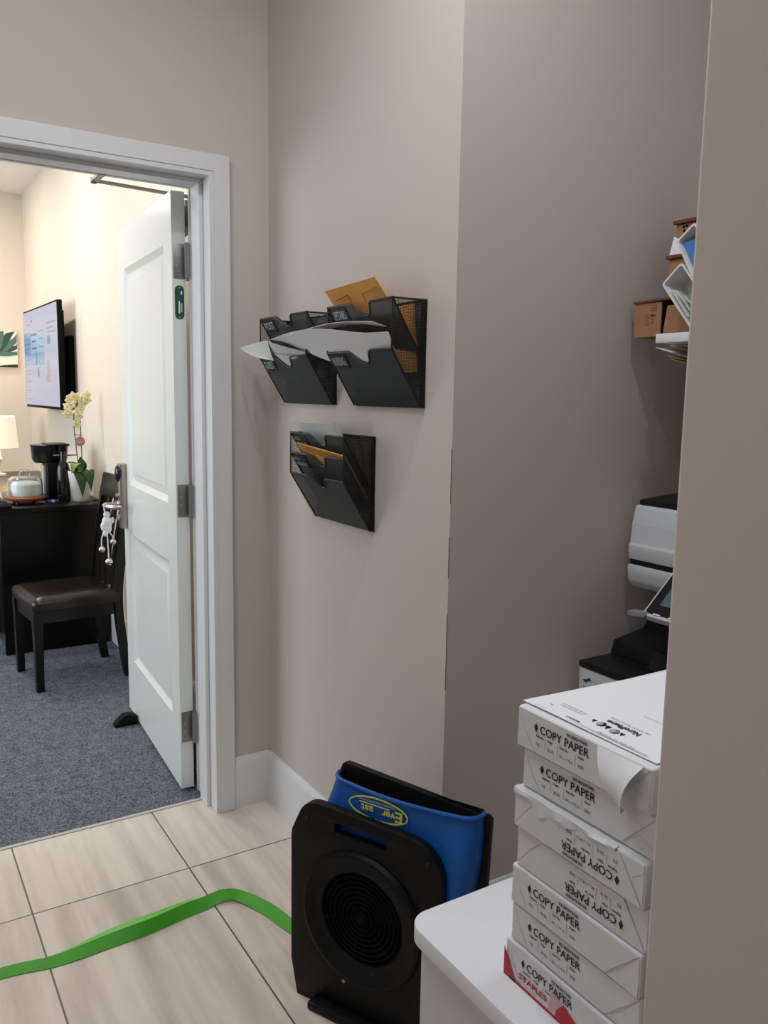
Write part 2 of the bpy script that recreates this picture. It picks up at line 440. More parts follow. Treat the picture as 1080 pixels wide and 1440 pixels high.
struct(B().box(OX0, OX1, 2.698, 2.712, -.004, .003).done('trim_2', mat('threshold_strip', '#b9b4ab', rough=.5)), 'thin threshold strip between tile and carpet')

# ------------------------------------------------------------------ door leaf (opened a little past square)
door = bpy.data.objects.new('door_1', None); COL.objects.link(door); door.location = (.944, 2.79, 0); door.rotation_euler.z = math.radians(-3.3)
struct(door, 'white two-panel door standing open into the office'); 
T, LW, LZ0, LZ1 = .046, .9, .012, 2.113
d = B(); rec = .011
px = [(.112, .772)]; pz = [(.265, .842), (1.055, 1.953)]
# the leaf: stiles, rails, recessed fields and raised centre panels with sloped mouldings
ys = [0, .112, .772, LW]; zs = [LZ0, .265, .842, 1.055, 1.953, LZ1]
for yi in range(3):
    for zi in range(5):
        y0, y1, z0, z1 = ys[yi], ys[yi+1], zs[zi], zs[zi+1]
        if yi == 1 and zi in (1, 3): continue
        d.box(-T, 0, y0, y1, z0, z1)
for z0, z1 in pz:
    y0, y1 = .112, .772
    d.box(-T+.014, -.014, y0, y1, z0, z1)
    for sx, sgn in ((-T, 1), (0, -1)):
        def ring(o, dep): return [(sx+sgn*dep, a, c) for a, c in ((y0+o, z0+o), (y1-o, z0+o), (y1-o, z1-o), (y0+o, z1-o))]
        R = [ring(0, 0), ring(.006, .004), ring(.022, .0125), ring(.03, .0125), ring(.055, .004), ring(.06, .004)]
        d.loft(R, cap0=False, cap1=True)
leaf = d.done('leaf', doorw, door, angle=20)
for zc in (1.887, 1.075, .247):
    h = B(); h.box(-.041, -.001, -.0025, .001, zc-.057, zc+.057, bev=.001)
    hi = h.done('hinge', hingem, door)
    B().tube([(.008, -.006, zc-.062), (.008, -.006, zc+.062)], .0085, seg=14).tube([(.008, -.006, zc-.03), (.008, -.006, zc-.028)], .0092, seg=14).tube([(.008, -.006, zc+.028), (.008, -.006, zc+.03)], .0092, seg=14).done('knuckle', hingem, hi)
    for dz, dx in ((-.045, -.013), (-.016, -.031), (.014, -.031), (.045, -.013)):
        B().lathe([(0, 0), (.0045, 0), (.004, .0012), (0, .0014)], M=Matrix.Rotation(PI/2, 4, 'X'), c=(dx, -.0026, zc+dz), seg=12).done('screw', steel, hi)
    B().box(-.009, .009, -.026, -.022, zc-.057, zc+.057).done('jamb_leaf', hingem, hi).location.x = 0
st = B(); st.shape([rrect(-.0155, .0155, -.056, .056, .0155, 8)], .0015, frame((-.022, -.0002, 1.752), (1, 0, 0), (0, 0, 1)))
st.box(-.026, -.021, -.0022, -.0017, 1.715, 1.756, m=1); st.box(-.018, -.013, -.0022, -.0017, 1.778, 1.79, m=1); st.box(-.019, -.013, -.0022, -.0017, 1.72, 1.75, m=2)
for z in (1.703, 1.8): st.sphere((-.022, -.0015, z), .002, (1, .5, 1), m=1, seg=8)
so = st.done('edge_label', [green_s, wht, inkl], door); so['label'] = 'green oval certification label on the door edge'
# door closer on the far side of the leaf with its arm over the top
c = B(); c.box(.004, .06, .02, .3, 2.005, 2.075, bev=.004); c.box(.03, .05, .1, .13, 2.075, 2.11)
cl = c.done('closer', closerm, door)
a = B()
def bar(b, p0, p1, wv, hv):
    p0, p1, wv, hv = map(Vector, (p0, p1, wv, hv))
    b.loft([[p+wv+hv, p-wv+hv, p-wv-hv, p+wv-hv] for p in (p0, p1)])
e = Vector((-.268, .118, 2.138))
bar(a, (.045, .115, 2.125), e, (0.001, .010, 0), (0, 0, .004)); 
bar(a, e, (-.272, -.055, 2.122), (.011, 0, 0), (0, 0, .004))
a.tube([e-Vector((0, 0, .009)), e+Vector((0, 0, .009))], .010, seg=14)
bmesh.ops.recalc_face_normals(a.bm, faces=a.bm.faces)
a.done('closer_arm', closerm, cl)
# lock with reader dome and lever
lk = B(); lk.box(-T-.03, -T, .825, .872, .855, 1.14, bev=.004)
lock = lk.done('lock_plate', steel, door)
B().sphere((-T-.03, .848, 1.098), .03, (.55, .95, 1.25), seg=18).done('card_reader', blackg, lock)
hv = B(); hv.lathe([(.019, 0), (.019, .008), (.013, .012), (.013, .02)], c=(-T-.03, .845, .962), M=Matrix.Rotation(-PI/2, 4, 'Y'), seg=20)
hv.tube(smooth([(-T-.03, .845, .962), (-T-.07, .845, .962), (-T-.092, .835, .962), (-T-.098, .81, .962), (-T-.092, .775, .962), (-T-.07, .74, .962), (-T-.045, .725, .962)], 5), .0095, seg=12)
hv.done('lever_handle', steel, lock)
hv2 = B(); hv2.lathe([(.014, 0), (.014, .012), (0, .014)], c=(-T-.03, .85, .9), M=Matrix.Rotation(-PI/2, 4, 'Y'), seg=16); hv2.lathe([(.009, 0), (.009, .014), (0, .015)], c=(-T-.03, .85, 1.0), M=Matrix.Rotation(-PI/2, 4, 'Y'), seg=16)
hv2.done('key_cylinder', steel, lock)

# hanging bells on the lever
hx, hy = .944-T-.083, 3.60
bl = thing('bell_ornament', 'white corded ornament with small bells hanging from the door lever', 'ornament', (hx+.035, hy-.005, .7))
co = B(); co.tube(smooth([(.012, .012, .262), (.0, .0, .275), (-.012, -.01, .262), (-.002, 0, .2), (0, 0, .16)], 4), .003, seg=6); co.tube(smooth([(0, 0, .16), (.002, 0, .1), (.004, 0, .03)], 4), .0028, seg=6); co.tube(smooth([(0, 0, .16), (-.022, 0, .13), (-.024, 0, .085)], 4), .0025, seg=6); co.tube([(0, 0, .16), (.022, 0, .13), (.024, 0, .115)], .0025, seg=6)
co.done('cord', cloth, bl)
fg = B(); random.seed(3)
for (x, z, r, sx, sz) in ((0, .225, .014, 1, 1.1), (0, .195, .02, 1, 1.2), (-.014, .175, .013, 1, 1.6), (.015, .19, .009, 1, 2.2), (.004, .165, .017, 1, 1.3), (-.008, .145, .012, 1, 1.2), (.024, .2, .007, 1, 2)):
    fg.sphere((x, random.uniform(-.004, .004), z), r, (sx, .8, sz), seg=12)
fg.done('figure', cloth, bl)
for x, z, r in ((.004, .018, .016), (-.024, .075, .014), (.024, .105, .013)):
    b = B(); b.sphere((x, 0, z), r, (1, 1, .95), seg=14); b.box(x-r*.8, x+r*.8, -r*1.02, -r*.9, z-r*.42, z-r*.3, m=1)
    b.tube([(x, 0, z+r*.9), (x, 0, z+r*1.25)], r*.25, seg=8); b.done('bell', [silver, blackm], bl)
# wedge
wd = B(); wd.prism([(.835, 3.50, 0), (.935, 3.50, 0), (.935, 3.50, .035), (.90, 3.50, .048), (.875, 3.50, .044), (.84, 3.50, .012)], (0, .045, 0), bev=.002)
tag(wd.done('door_wedge', rubber), 'black rubber wedge on the carpet at the door edge', 'door stop')

# ------------------------------------------------------------------ wall file holders
FH_W, FH_H, FH_D, FH_F = .328, .256, .097, .137
def notch(L):
    """front panel outline: u along the width, v up the slope; the top edge dips in an S to a thumb notch"""
    pts = [(0, 0), (FH_W, 0), (FH_W, L)]
    def U(t): return t*FH_W
    top = [(1, 0), (.69, 0), (.655, -.004), (.635, -.014), (.615, -.027), (.58, -.035), (.53, -.035), (.48, -.03), (.43, -.018), (.39, -.006), (.35, 0), (0, 0)]
    return top, pts
def file_holder(y_left, z0, tops, bots, label, texts):
    """local axes: +x along the wall towards the camera (-y), +y out of the wall (-x), +z up"""
    t = thing('file_holder', label, 'file holder', (W, y_left, z0), -PI/2, 'wall file holders')
    t.rotation_euler.z = -PI/2
    # local x -> world -y ; local y -> world +x, so "out of the wall" is local -y
    D = FH_D
    fr = B(); r = .0032
    back = [(0, -r, 0), (FH_W, -r, 0), (FH_W, -r, FH_H), (0, -r, FH_H)]
    fr.tube(back, r, closed=True, seg=8)
    for x in (r, FH_W-r):
        fr.tube([(x, -r, FH_H), (x, -D, FH_H), (x, -D, FH_F), (x, -.012, 0)], r*.9, seg=8)
    for x0 in (0, FH_W-.02): fr.box(x0, x0+.02, -.004, -.001, 0, FH_H)
    fr.box(0, FH_W, -.012, -.002, 0, .006)
    fr.done('frame', blackw, t)
    bp = B(); bp.box(.004, FH_W-.004, -.0026, -.0014, .004, FH_H-.004); bp.done('back_panel', perf_side, t)
    for x in (.0, FH_W):
        s = B(); s.prism([(x, -.003, .003), (x, -.012, .003), (x, -D, FH_F), (x, -D, FH_H), (x, -.003, FH_H)], (.0008 if x == 0 else -.0008, 0, 0))
        s.done('side_panel', perf_side, t)
    for k, (zt, zb) in enumerate(zip(tops, bots)):
        a, b = Vector((0, -.012, zb)), Vector((0, -D, zt)); L = (b-a).length; up = (b-a)/L
        M = Matrix.Translation(a) @ Matrix((Vector((1, 0, 0)), up, Vector((1, 0, 0)).cross(up))).transposed().to_4x4()
        top, _ = notch(L)
        outline = [(.002, 0), (FH_W-.002, 0)]+[(min(max(u*FH_W, .002), FH_W-.002), L+v) for u, v in top]
        p = B(); p.shape([outline], .0008, M); pk = p.done('pocket_front', perf, t)
        rim = B(); rim.tube([M @ Vector((min(max(u*FH_W, .002), FH_W-.002), L+v, 0)) for u, v in top], .0034, seg=8)
        rim.tube([M @ Vector((.004, 0, 0)), M @ Vector((.004, L, 0))], .0028, seg=6); rim.tube([M @ Vector((FH_W-.004, 0, 0)), M @ Vector((FH_W-.004, L, 0))], .0028, seg=6)
        rim.done('rim', blackw, pk)
        if k < len(texts) and texts[k]:
            lb = B(); lb.shape([rrect(.008, .092, L-.046, L-.006, .004)], .0016, M @ Matrix.Translation((0, 0, .0014)))
            X, Y, O = M.to_3x3() @ Vector((1, 0, 0)), M.to_3x3() @ Vector((0, 1, 0)), lambda u, v: M @ Vector((u, v, .0034))
            ln = texts[k].split('|')
            for i, s_ in enumerate(ln):
                if len(ln) == 1: lb.text(s_, .034, O(.016, L-.036), X, Y, m=1, bold=.012, width=.064)
                else: lb.text(s_, .017, O(.016, L-.023-.019*i), X, Y, m=1, bold=.01, width=.034 if i == 0 else .062)
            lb.done('label_plate', [blackw, mat('label_print', '#b9c0c4', rough=.5) if 'label_print' not in MATS else MATS['label_print']], pk)
    return t
file_holder(2.444, 1.424, (.256, .137), (.119, .0), 'left black mesh wall file holder in the corner, a grey sheet drooping out', ('POST', 'GUEST'))
file_holder(1.996, 1.424, (.256, .137), (.119, .0), 'right black mesh wall file holder stuffed with white sheets and a kraft envelope', ('UPSTAIRS', 'NURSING'))
file_holder(2.224, 1.083, (.256, .197, .137), (.119, .06, .0), 'lower black mesh wall file holder with three pockets hanging below the pair', ('K.I.S.|PROGRESS', 'KEYS &|PENDING', ''))

# papers in the holders (world coordinates; u runs from far (left) to near (right))
def holder_sheet(name, label, cat, m, a, b, c, d, fn=None, th=.0009, nu=10, nv=8, group=None, deco=None):
    s = B(); s.patch(a, b, c, d, nu, nv, fn, th)
    mats = [m]
    if deco: mats = deco(s, m)
    return tag(s.done(name, mats, angle=60), label, cat, group)
def envdeco(s, m):
    # clasp slit outlines drawn on the flap
    for y0, z0, w_, h_ in ((1.985, 1.700, .07, .02), (1.845, 1.704, .075, .022)):
        xx = lambda z: 1.0735+(1.731-z)*.41-.0026
        for (ya, za, yb, zb) in ((y0, z0, y0-w_, z0+.009), (y0-w_*(1 if y0 > 1.9 else 0), z0+(.009 if y0 > 1.9 else 0), y0-w_*(1 if y0 > 1.9 else 0)-.008, z0-h_)):
            s.tube([(xx(za), ya, za), (xx(zb), yb, zb)], .0008, m=1, seg=5)
    return [m, kraft_d]
holder_sheet('kraft_envelope', 'large brown kraft envelope standing tilted in the upper right file holder', 'envelope', kraft,
             (1.140, 1.935, 1.570), (1.138, 1.672, 1.576), (1.0735, 1.769, 1.738), (1.0735, 2.028, 1.728), None, .003, 4, 4, deco=envdeco)
holder_sheet('kraft_envelope', 'brown kraft envelope lower in the right file holder behind white sheets', 'envelope', kraft,
             (1.137, 1.93, 1.452), (1.137, 1.78, 1.452), (1.080, 1.79, 1.598), (1.078, 1.955, 1.59), None, .0025, 4, 4)
holder_sheet('kraft_envelope', 'padded kraft envelope at the back of the right holder, showing orange through its mesh side', 'envelope', kraft,
             (1.147, 1.95, 1.50), (1.147, 1.685, 1.51), (1.132, 1.682, 1.672), (1.132, 1.95, 1.664), lambda u, v: (-.008*math.sin(u*PI)*math.sin(v*PI), 0, 0), .004, 6, 6)
def wdeco(s, m):
    s.text('Re:', .012, (1.0475, 1.728, 1.586), (0, -1, .1), (-.4, 0, 1), m=1, bold=.01)
    return [m, inkg]
holder_sheet('paper_sheet', 'white printed sheet at the front of the right file holder', 'paper', paper,
             (1.128, 1.975, 1.470), (1.128, 1.695, 1.468), (1.056, 1.674, 1.598), (1.055, 1.955, 1.580),
             lambda u, v: (.010*math.sin(u*PI)*v, 0, -.006*math.sin(u*PI)*v), .0009)
holder_sheet('paper_sheet', 'long white sheet sliding left out of the right file holder', 'paper', paper,
             (1.066, 2.262, 1.603), (1.118, 1.70, 1.49), (1.055, 1.675, 1.600), (1.030, 2.285, 1.610),
             lambda u, v: (-.014*math.sin(u*PI)*(.4+v), 0, .018*math.sin(min(u*1.2, 1)*PI)*v-.012*math.sin(u*PI)*(1-v)), .0009, 14, 6, )
holder_sheet('paper_sheet', 'white sheet lying on top of the papers bridging the two upper holders', 'paper', paper,
             (1.062, 2.05, 1.616), (1.066, 1.70, 1.614), (1.026, 1.70, 1.624), (1.024, 2.16, 1.612),
             lambda u, v: (0, 0, .014*math.sin(u*PI)), .0008, 12, 4)
def gdeco(s, m):
    s.text('INFORMATION', .013, (1.058, 2.33, 1.573), (0, -1, -.12), (-.3, 0, 1), m=1, width=.17)
    return [m, inkg]
holder_sheet('paper_sheet', 'grey white sheet drooping out of the left file holder over the corner', 'paper', paper2,
             (1.112, 2.41, 1.50), (1.122, 2.16, 1.485), (1.060, 2.122, 1.570), (1.043, 2.36, 1.612),
             lambda u, v: (-.012*math.sin(u*PI)*v, 0, 0), .0009, 10, 6, deco=gdeco)
holder_sheet('paper_sheet', 'curled tip of a grey sheet poking left past the corner holder', 'paper', paper2,
             (1.046, 2.372, 1.556), (1.06, 2.33, 1.55), (1.04, 2.335, 1.611), (1.036, 2.55, 1.597),
             lambda u, v: (0, 0, -.006*math.sin(v*PI)), .0009, 8, 6)
holder_sheet('paper_sheet', 'white sheet standing at the back of the lower file holder', 'paper', paper2,
             (1.149, 2.205, 1.225), (1.149, 1.93, 1.225), (1.084, 1.982, 1.378), (1.084, 2.275, 1.372),
             lambda u, v: (.012*math.sin(u*PI)*v, 0, -.006*math.sin(u*PI)*v), .0009)
def kdeco(s, m):
    s.text('DO NOT REMOVE THIS BAG', .011, (1.0685, 2.13, 1.2935), (0, -1, -.09), (-.45, 0, 1), m=1, width=.2, bold=.01)
    return [m, kraft_d]
holder_sheet('kraft_envelope', 'kraft envelope in the middle pocket of the lower file holder', 'envelope', kraft,
             (1.146, 2.17, 1.178), (1.146, 1.91, 1.172), (1.071, 1.905, 1.290), (1.070, 2.192, 1.310), None, .004, 4, 4, deco=kdeco)
holder_sheet('kraft_envelope', 'thin kraft envelope in front of the thicker one in the lower file holder', 'envelope', kraft,
             (1.141, 2.15, 1.170), (1.141, 1.95, 1.168), (1.0775, 1.925, 1.270), (1.0755, 2.13, 1.284), None, .0015, 4, 4)

# ------------------------------------------------------------------ air mover
fan = thing('air_mover', 'blue and black plastic air mover standing on the tiles with its mouth upward', 'fan', (.802, 1.667, 0), math.radians(-64))
# local x = along the side plate (towards the camera's right), y = away from the camera, z up
FM = frame((0, 0, 0), (1, 0, 0), (0, 0, 1))     # shape plane: x,z ; extrudes towards -y
plate = [(.018, 0), (.38, 0), (.4, .03), (.404, .40)]+[(.404-.085+.085*math.cos(a), .413+.085*math.sin(a)) for a in [k*PI/2/8 for k in range(1, 9)]]
plate += [(.1, .507)]+[(.075-.055*math.sin(a)-.0, .452+.055*math.cos(a)) for a in [k*PI/2/8 for k in range(0, 7)]]+[(.002, .425), (0, .41), (0, .09)]
gc = (.2, .262)
pl = B(); pl.shape([plate, rrect(.122, .268, .449, .478, .006), circ(gc[0], gc[1], .113, 48)], .02, FM @ Matrix.Translation((0, 0, -.022)), bev=.002)
pl.box(.07, .36, -.032, .002, 0, .022, bev=.006)
fr_pl = pl.done('side_plate', blackp, fan, angle=40)
ring = B()
ring.lathe([(.162, .002), (.158, .012), (.150, .014), (.118, -.004), (.113, -.03)], c=(gc[0], 0, gc[1]), M=Matrix.Rotation(PI/2, 4, 'X'), seg=56)
ring.done('inlet_ring', blackp, fan)
gr = B()
for k in range(9):
    rr_ = .016+.0118*k; gr.tube([(gc[0]+rr_*math.cos(a), .004, gc[1]+rr_*math.sin(a)) for a in [2*PI*j/40 for j in range(40)]], .0022, seg=6, closed=True)
for k in range(6):
    a = k*PI/3+.3; gr.tube([(gc[0], .0055, gc[1]), (gc[0]+.115*math.cos(a), .0055, gc[1]+.115*math.sin(a))], .0022, seg=6)
gr.sphere((gc[0], .004, gc[1]), .014, (1, .4, 1))
gr.done('inlet_grille', blackm, fan)
inn = B(); inn.lathe([(0, 0), (.118, 0), (.118, .0012), (0, .0012)], c=(gc[0], .0234, gc[1]), M=Matrix.Rotation(PI/2, 4, 'X'), seg=40)
for k in range(18):
    a = 2*PI*k/18; c_, s2 = math.cos(a), math.sin(a)
    inn.prism([(gc[0]+r_*math.cos(a+o_), .0221, gc[1]+r_*math.sin(a+o_)) for r_, o_ in ((.05, 0), (.11, .35), (.11, .38), (.05, .06))], (0, -.006, 0))
inn.done('impeller', blackm, fan)
# housing: a lofted scroll that narrows into a slot-shaped mouth
def sec(s0, s1, y0, y1, z, rf, dz=0):
    o = rrect(s0, s1, y0, y1, [rf, rf, .012, .012], 8)
    return [(x, y, z-dz*(y-y0)) for x, y in o]
YH = .104
def belly(sec_, b_):
    s0_, s1_ = min(p[0] for p in sec_), max(p[0] for p in sec_); y0_ = min(p[1] for p in sec_)
    return [(x, y-b_*math.sin(PI*(x-s0_)/(s1_-s0_))*max(0, 1-(y-y0_)/.045), z) for x, y, z in sec_]
def fine(s0_, s1_, y0_, y1_, z, r_):
    # rounded section with extra points along the long front edge so that it can bow
    q = sec(s0_, s1_, y0_, y1_, z, r_); k_ = 8; ins = [(s0_+r_+(s1_-s0_-2*r_)*t/10, y0_, z) for t in range(1, 10)]
    return q[:k_+1]+ins+q[k_+1:]
secs = [fine(.10, .30, .026, YH, .02, .03), fine(.03, .38, .025, YH, .08, .03), fine(.01, .40, .025, YH, .18, .03), fine(.012, .43, .025, YH, .30, .032), fine(.03, .447, .025, YH, .40, .034),
        fine(.052, .454, .028, YH, .455, .036), belly(fine(.068, .456, .042, YH, .51, .034), .010), belly(fine(.08, .456, .054, YH, .56, .032), .022)]
inner = [belly(fine(.087, .449, .060, YH-.003, .56, .028), .022), belly(fine(.076, .447, .048, YH-.004, .50, .03), .010), fine(.06, .44, .034, YH-.006, .42, .03)]
hs = B(); hs.loft(secs, 0, cap1=False)
hs.loft([secs[-1], inner[0]], 1, False, False)
hs.loft(inner, 1, False, True)
lip = [Vector(p) for p in belly(fine(.079, .457, .053, YH, .557, .032), .022)]
hs.tube(lip[:27]+[Vector((.457, YH-.01, .557))], .0048, seg=8)
bmesh.ops.recalc_face_normals(hs.bm, faces=hs.bm.faces)
hs.done('housing', [blue, blackm], fan, angle=40)
bk = B(); bk.shape([[(.02, 0), (.42, 0), (.43, .1), (.456, .2), (.468, .540), (.462, .546), (.09, .574), (.08, .57), (.02, .42), (0, .1)]], .014, FM @ Matrix.Translation((0, 0, -.112)), bev=.002)
bk.done('rear_plate', blackp, fan)
bd = B()
sl = Vector((0, .02, 1)).normalized(); M0 = frame((.224, .0285, .5245), (-1, 0, 0), -sl)   # reads upside down, as the fan stands on its end
ell = circ(0, 0, .079, 48, .0275); ell2 = circ(0, 0, .0757, 48, .0242)
bd.shape([ell, ell2], .0016, M0, m=1)
Xd, Yd = M0.to_3x3() @ Vector((1, 0, 0)), M0.to_3x3() @ Vector((0, 1, 0))
O = lambda u, v: M0 @ Vector((u, v, .001))
bd.text('E', .034, O(-.066, -.009), Xd, Yd, m=1, bold=.03, width=.019); bd.text('ver', .025, O(-.045, -.004), Xd, Yd, m=1, bold=.03, width=.036); bd.text('ast', .025, O(.012, -.004), Xd, Yd, m=1, bold=.03, width=.034)
bd.shape([rrect(-.03, .05, -.0095, -.0075, .0005)], .0008, M0, m=2)
bd.text('CLEANING & RESTORATION SUPPLY', .006, O(-.045, -.018), Xd, Yd, m=2, width=.1)
bd.shape([circ(.005, .0259, .003, 10)], .002, M0, m=2)
bd.done('badge', [blue, yellow, cream], fan)
for s_, z_ in ((.045, .465), (.37, .455), (.155, .09), (.235, .14)):
    B().sphere((s_, -.001, z_), .005, (1, .5, 1), seg=10).done('screw', steel if z_ < .1 else blackw, fan)

# ------------------------------------------------------------------ green ribbon on the floor
rb = B()
ctr = smooth([(-.35, 2.06, 0), (-.05, 2.09, 0), (.2, 2.086, .004), (.33, 2.062, .006), (.46, 2.062, .012), (.58, 2.062, .012), (.70, 2.085, .01), (.79, 2.095, .018), (.835, 2.072, .012), (.875, 1.985, .01), (.90, 1.89, .008), (.93, 1.80, .006)], 7)
tw = lambda t: .15+.85*math.exp(-((t-.47)/.13)**2)+.35*math.exp(-((t-.84)/.1)**2)
g1 = []
for i, p in enumerate(ctr):
    d_ = (ctr[min(i+1, len(ctr)-1)]-ctr[max(i-1, 0)]); d_.z = 0; d_.normalize(); nrm = Vector((-d_.y, d_.x, 0)); t = i/(len(ctr)-1)
    a_ = tw(t); wv = nrm*math.cos(a_)+Vector((0, 0, math.sin(a_))); hw = .0185
    lift = hw*abs(math.sin(a_))+.0015
    base_ = Vector((p.x, p.y, max(p.z, lift)))
    g1.append([base_-wv*hw, base_-wv*hw*.3+Vector((0, 0, .001)), base_+wv*hw*.4, base_+wv*hw])
rb.sheet(g1, .0012)
fold = []
for i in range(20, 46):
    q = g1[i]; t = (i-20)/25; s_ = math.sin(t*PI)
    fold.append([q[3], q[3]+(q[3]-q[0])*.30*s_+Vector((0, .012*s_, -.006*s_))])
rb.sheet(fold, .001, m=1)
tag(rb.done('ribbon', [strapg, strapg2], angle=60), 'long green flat ribbon lying twisted across the floor tiles', 'ribbon')

# ------------------------------------------------------------------ white cabinet and paper reams
CX0, CX1, CY0, CY1, CZ = .637, 1.2, .512, .932, .68
cab = thing('cabinet', 'low white cabinet with a rounded laminate top under the paper stack', 'cabinet', (CX0, CY0, 0))
dx, dy = CX1-CX0, CY1-CY0
t_ = B(); t_.shape([rrect(0, dx, 0, dy, [.02, .0, .0, .034], 10)], .024, Matrix.Translation((0, 0, CZ-.024)), bev=.0015); t_.done('top', lamw, cab)
b_ = B(); b_.box(.016, dx, .012, dy-.016, .05, CZ-.024); b_.done('body', cabw, cab, bevel=.003)
b_ = B(); b_.box(.012, .018, .014, dy-.018, .055, .34, bev=.001); b_.box(.0, .012, .15, .27, .3, .312, bev=.003); b_.done('drawer', cabw, cab)
b_ = B(); b_.box(.04, dx-.02, .02, dy-.03, 0, .05); b_.done('plinth', blackm, cab)

RX, RY, RH = .356, .216, .0543
def ream_wrapper(loose=False, seed=0):
    rnd = random.Random(seed); b = B()
    b.box(0, RX, 0, RY, .0004, RH-.0004, bev=.003)
    return b
def ream(y1, z, x0, flip, label, red_band=False, loose=False, rot=0, rumple=False):
    """local: front end face at x=0, y from -RY (near) to 0 (far), z 0..RH"""
    t = thing('paper_ream', label, 'paper ream', (x0, y1, z), rot, 'reams of copy paper')
    S = (lambda x, y, zz: (x, -RY-y, RH-zz)) if flip else (lambda x, y, zz: (x, y, zz))   # turned upside down
    w_ = B(); w_.box(0, RX, -RY, 0, .0004, RH-.0004, bev=.0028)
    w_.done('wrapper', wrap, t, angle=50)
    fl = B(); h = RH
    flap = [S(-.0006, -.003, h-.002), S(-.0006, -RY+.003, h-.002), S(-.0012, -RY+.05, .004), S(-.0012, -.036, .004)]
    fl.prism(flap, (-.0009, 0, 0))
    for sgn in (0, 1):
        y0, y1_ = (-.002, -.034) if not sgn else (-RY+.002, -RY+.048)
        fl.prism([S(-.0002, y0, .002), S(-.0002, y1_, .003), S(-.0006, y0+(y1_-y0)*.5, h*.42), S(-.0004, y0, h*.2)], (-.0006, 0, 0))
        fl.prism([S(-.0001, y0, h-.003), S(-.0003, y0+(y1_-y0)*.5, h*.44), S(-.0001, y0, .003)], (-.0003, 0, 0))
    if loose:
        # wrapper end lifted open into a curling flap at the near corner
        g = []
        for i in range(9):
            u = i/8; row = []
            for j in range(9):
                v = j/8; wd_ = .066*(1-v)**.8+.003*v
                row.append((-.004-.016*math.sin(v*2.6)-.010*u*v, -RY+.010-.004*v+wd_*(1-u)+.016*v, h-.001-.054*v+.006*u*math.sin(v*PI)))
            g.append(row)
        fl.sheet(g, .0006)
    if rumple:
        g = []
        for i in range(33):
            u = i/32; L_ = .006+.013*math.sin(min(1, u*1.35)*PI)**2*(1+.25*math.sin(u*31))+.003*math.sin(u*13+1)**2; y_ = -.002-(RY-.006)*u*.82
            g.append([(.004, y_, h+.0004), (-.0025-.001*math.sin(u*20), y_, h-.001), (-.0035-.0015*math.sin(u*17), y_, h-L_*.5), (-.0022-.0012*math.sin(u*23+1), y_, h-L_)])
        fl.sheet(g, .0006)
    bmesh.ops.recalc_face_normals(fl.bm, faces=fl.bm.faces)
    fl.done('end_fold', wrap_fold, t, angle=30)
    pr = B(); X = (0, 1, 0) if flip else (0, -1, 0); Y = (0, 0, -1) if flip else (0, 0, 1); xx = -.0026
    O = lambda u, v: S(xx, -u, v)        # u from the far side, v up from the underside
    by = .0315
    pr.shape([[(0, .0058), (.0032, 0), (0, -.0058), (-.0032, 0)]], .0003, frame(O(.037, by+.005), X, Y))
    pr.text('COPY PAPER', .0148, O(.0435, by), X, Y, bold=.012, width=.082)
    pr.text('92% BRIGHTNESS', .0052, O(.089, by+.0135), X, Y, bold=.03, width=.034)
    for s_, v_, u, w_ in (('Brightness', '92', .0375, .0135), ('Weight', '20 lb', .0575, .009), ('Sheet Size', '8½ x 14 in', .079, .014), ('Sheets', '500', .109, .0095)):
        pr.text(s_, .0038, O(u, by-.0062), X, Y, bold=.03, width=w_)
        pr.text(v_, .0058, O(u, by-.0175), X, Y, m=1, bold=.01, width={'92': .0065, '20 lb': .012, '500': .0095}.get(v_, .0225))
    for u in (.0535, .0755, .1045): pr.shape([rrect(0, .0004, -.018, -.004, .0001, 1)], .0003, frame(O(u, by), X, Y), m=2)
    if red_band:
        pr.text('STAPLES', .0115, O(.03, .0125), X, Y, m=3, bold=.02, width=.052)
        pr.text('Copy paper for everyday', .0035, O(.034, .0078), X, Y, m=4, width=.03)
        pr.text('printing and copying at home or office', .0032, O(.034, .0035), X, Y, m=4, width=.05)
        def tri(p, m_): pr.prism([S(-.0025, -u, v) for u, v in p], (-.0006, 0, 0), m_)
        tri([(0.0005, .041), (.0005, .001), (.024, .001), (.017, .012)], 3)
        tri([(.0005, .001), (.1, .001), (.1, .0042), (.022, .0042)], 3)
        tri([(.112, .028), (.176, .001), (.098, .001), (.1, .014)], 3)
        tri([(.092, .034), (.111, .028), (.1, .014), (.085, .005)], 4)
    pr.done('printed_label', [ink, inkg, inkl, red, pinkp], t, angle=80)
    return t
ords = ['topmost', 'second', 'third', 'fourth', 'fifth', 'sixth', 'bottom']
rlab = ['topmost white copy paper ream under the letter, wrapper corner curling open', 'second copy paper ream from the top, printed upright just under the loose wrapper',
        'third copy paper ream from the top, upside down with rumpled upper edge', 'fourth copy paper ream from the top, lower of the two upside down ones',
        'fifth copy paper ream from the top, first upright one below the upside down pair', 'sixth copy paper ream from the top, resting on the red marked one',
        'bottom copy paper ream with red corner markings lying on the cabinet']
yy = [.764, .757, .763, .759, .763, .762, .768]; xx_ = [.689, .695, .688, .692, .689, .691, .688]
for i in range(7):
    ream(yy[i], CZ+.0005+(6-i)*RH, xx_[i], i in (2, 3), rlab[i], red_band=(i == 6), loose=(i == 0), rumple=(i == 2), rot=math.radians((0, .6, -.5, .3, -.2, .4, 0)[i]))
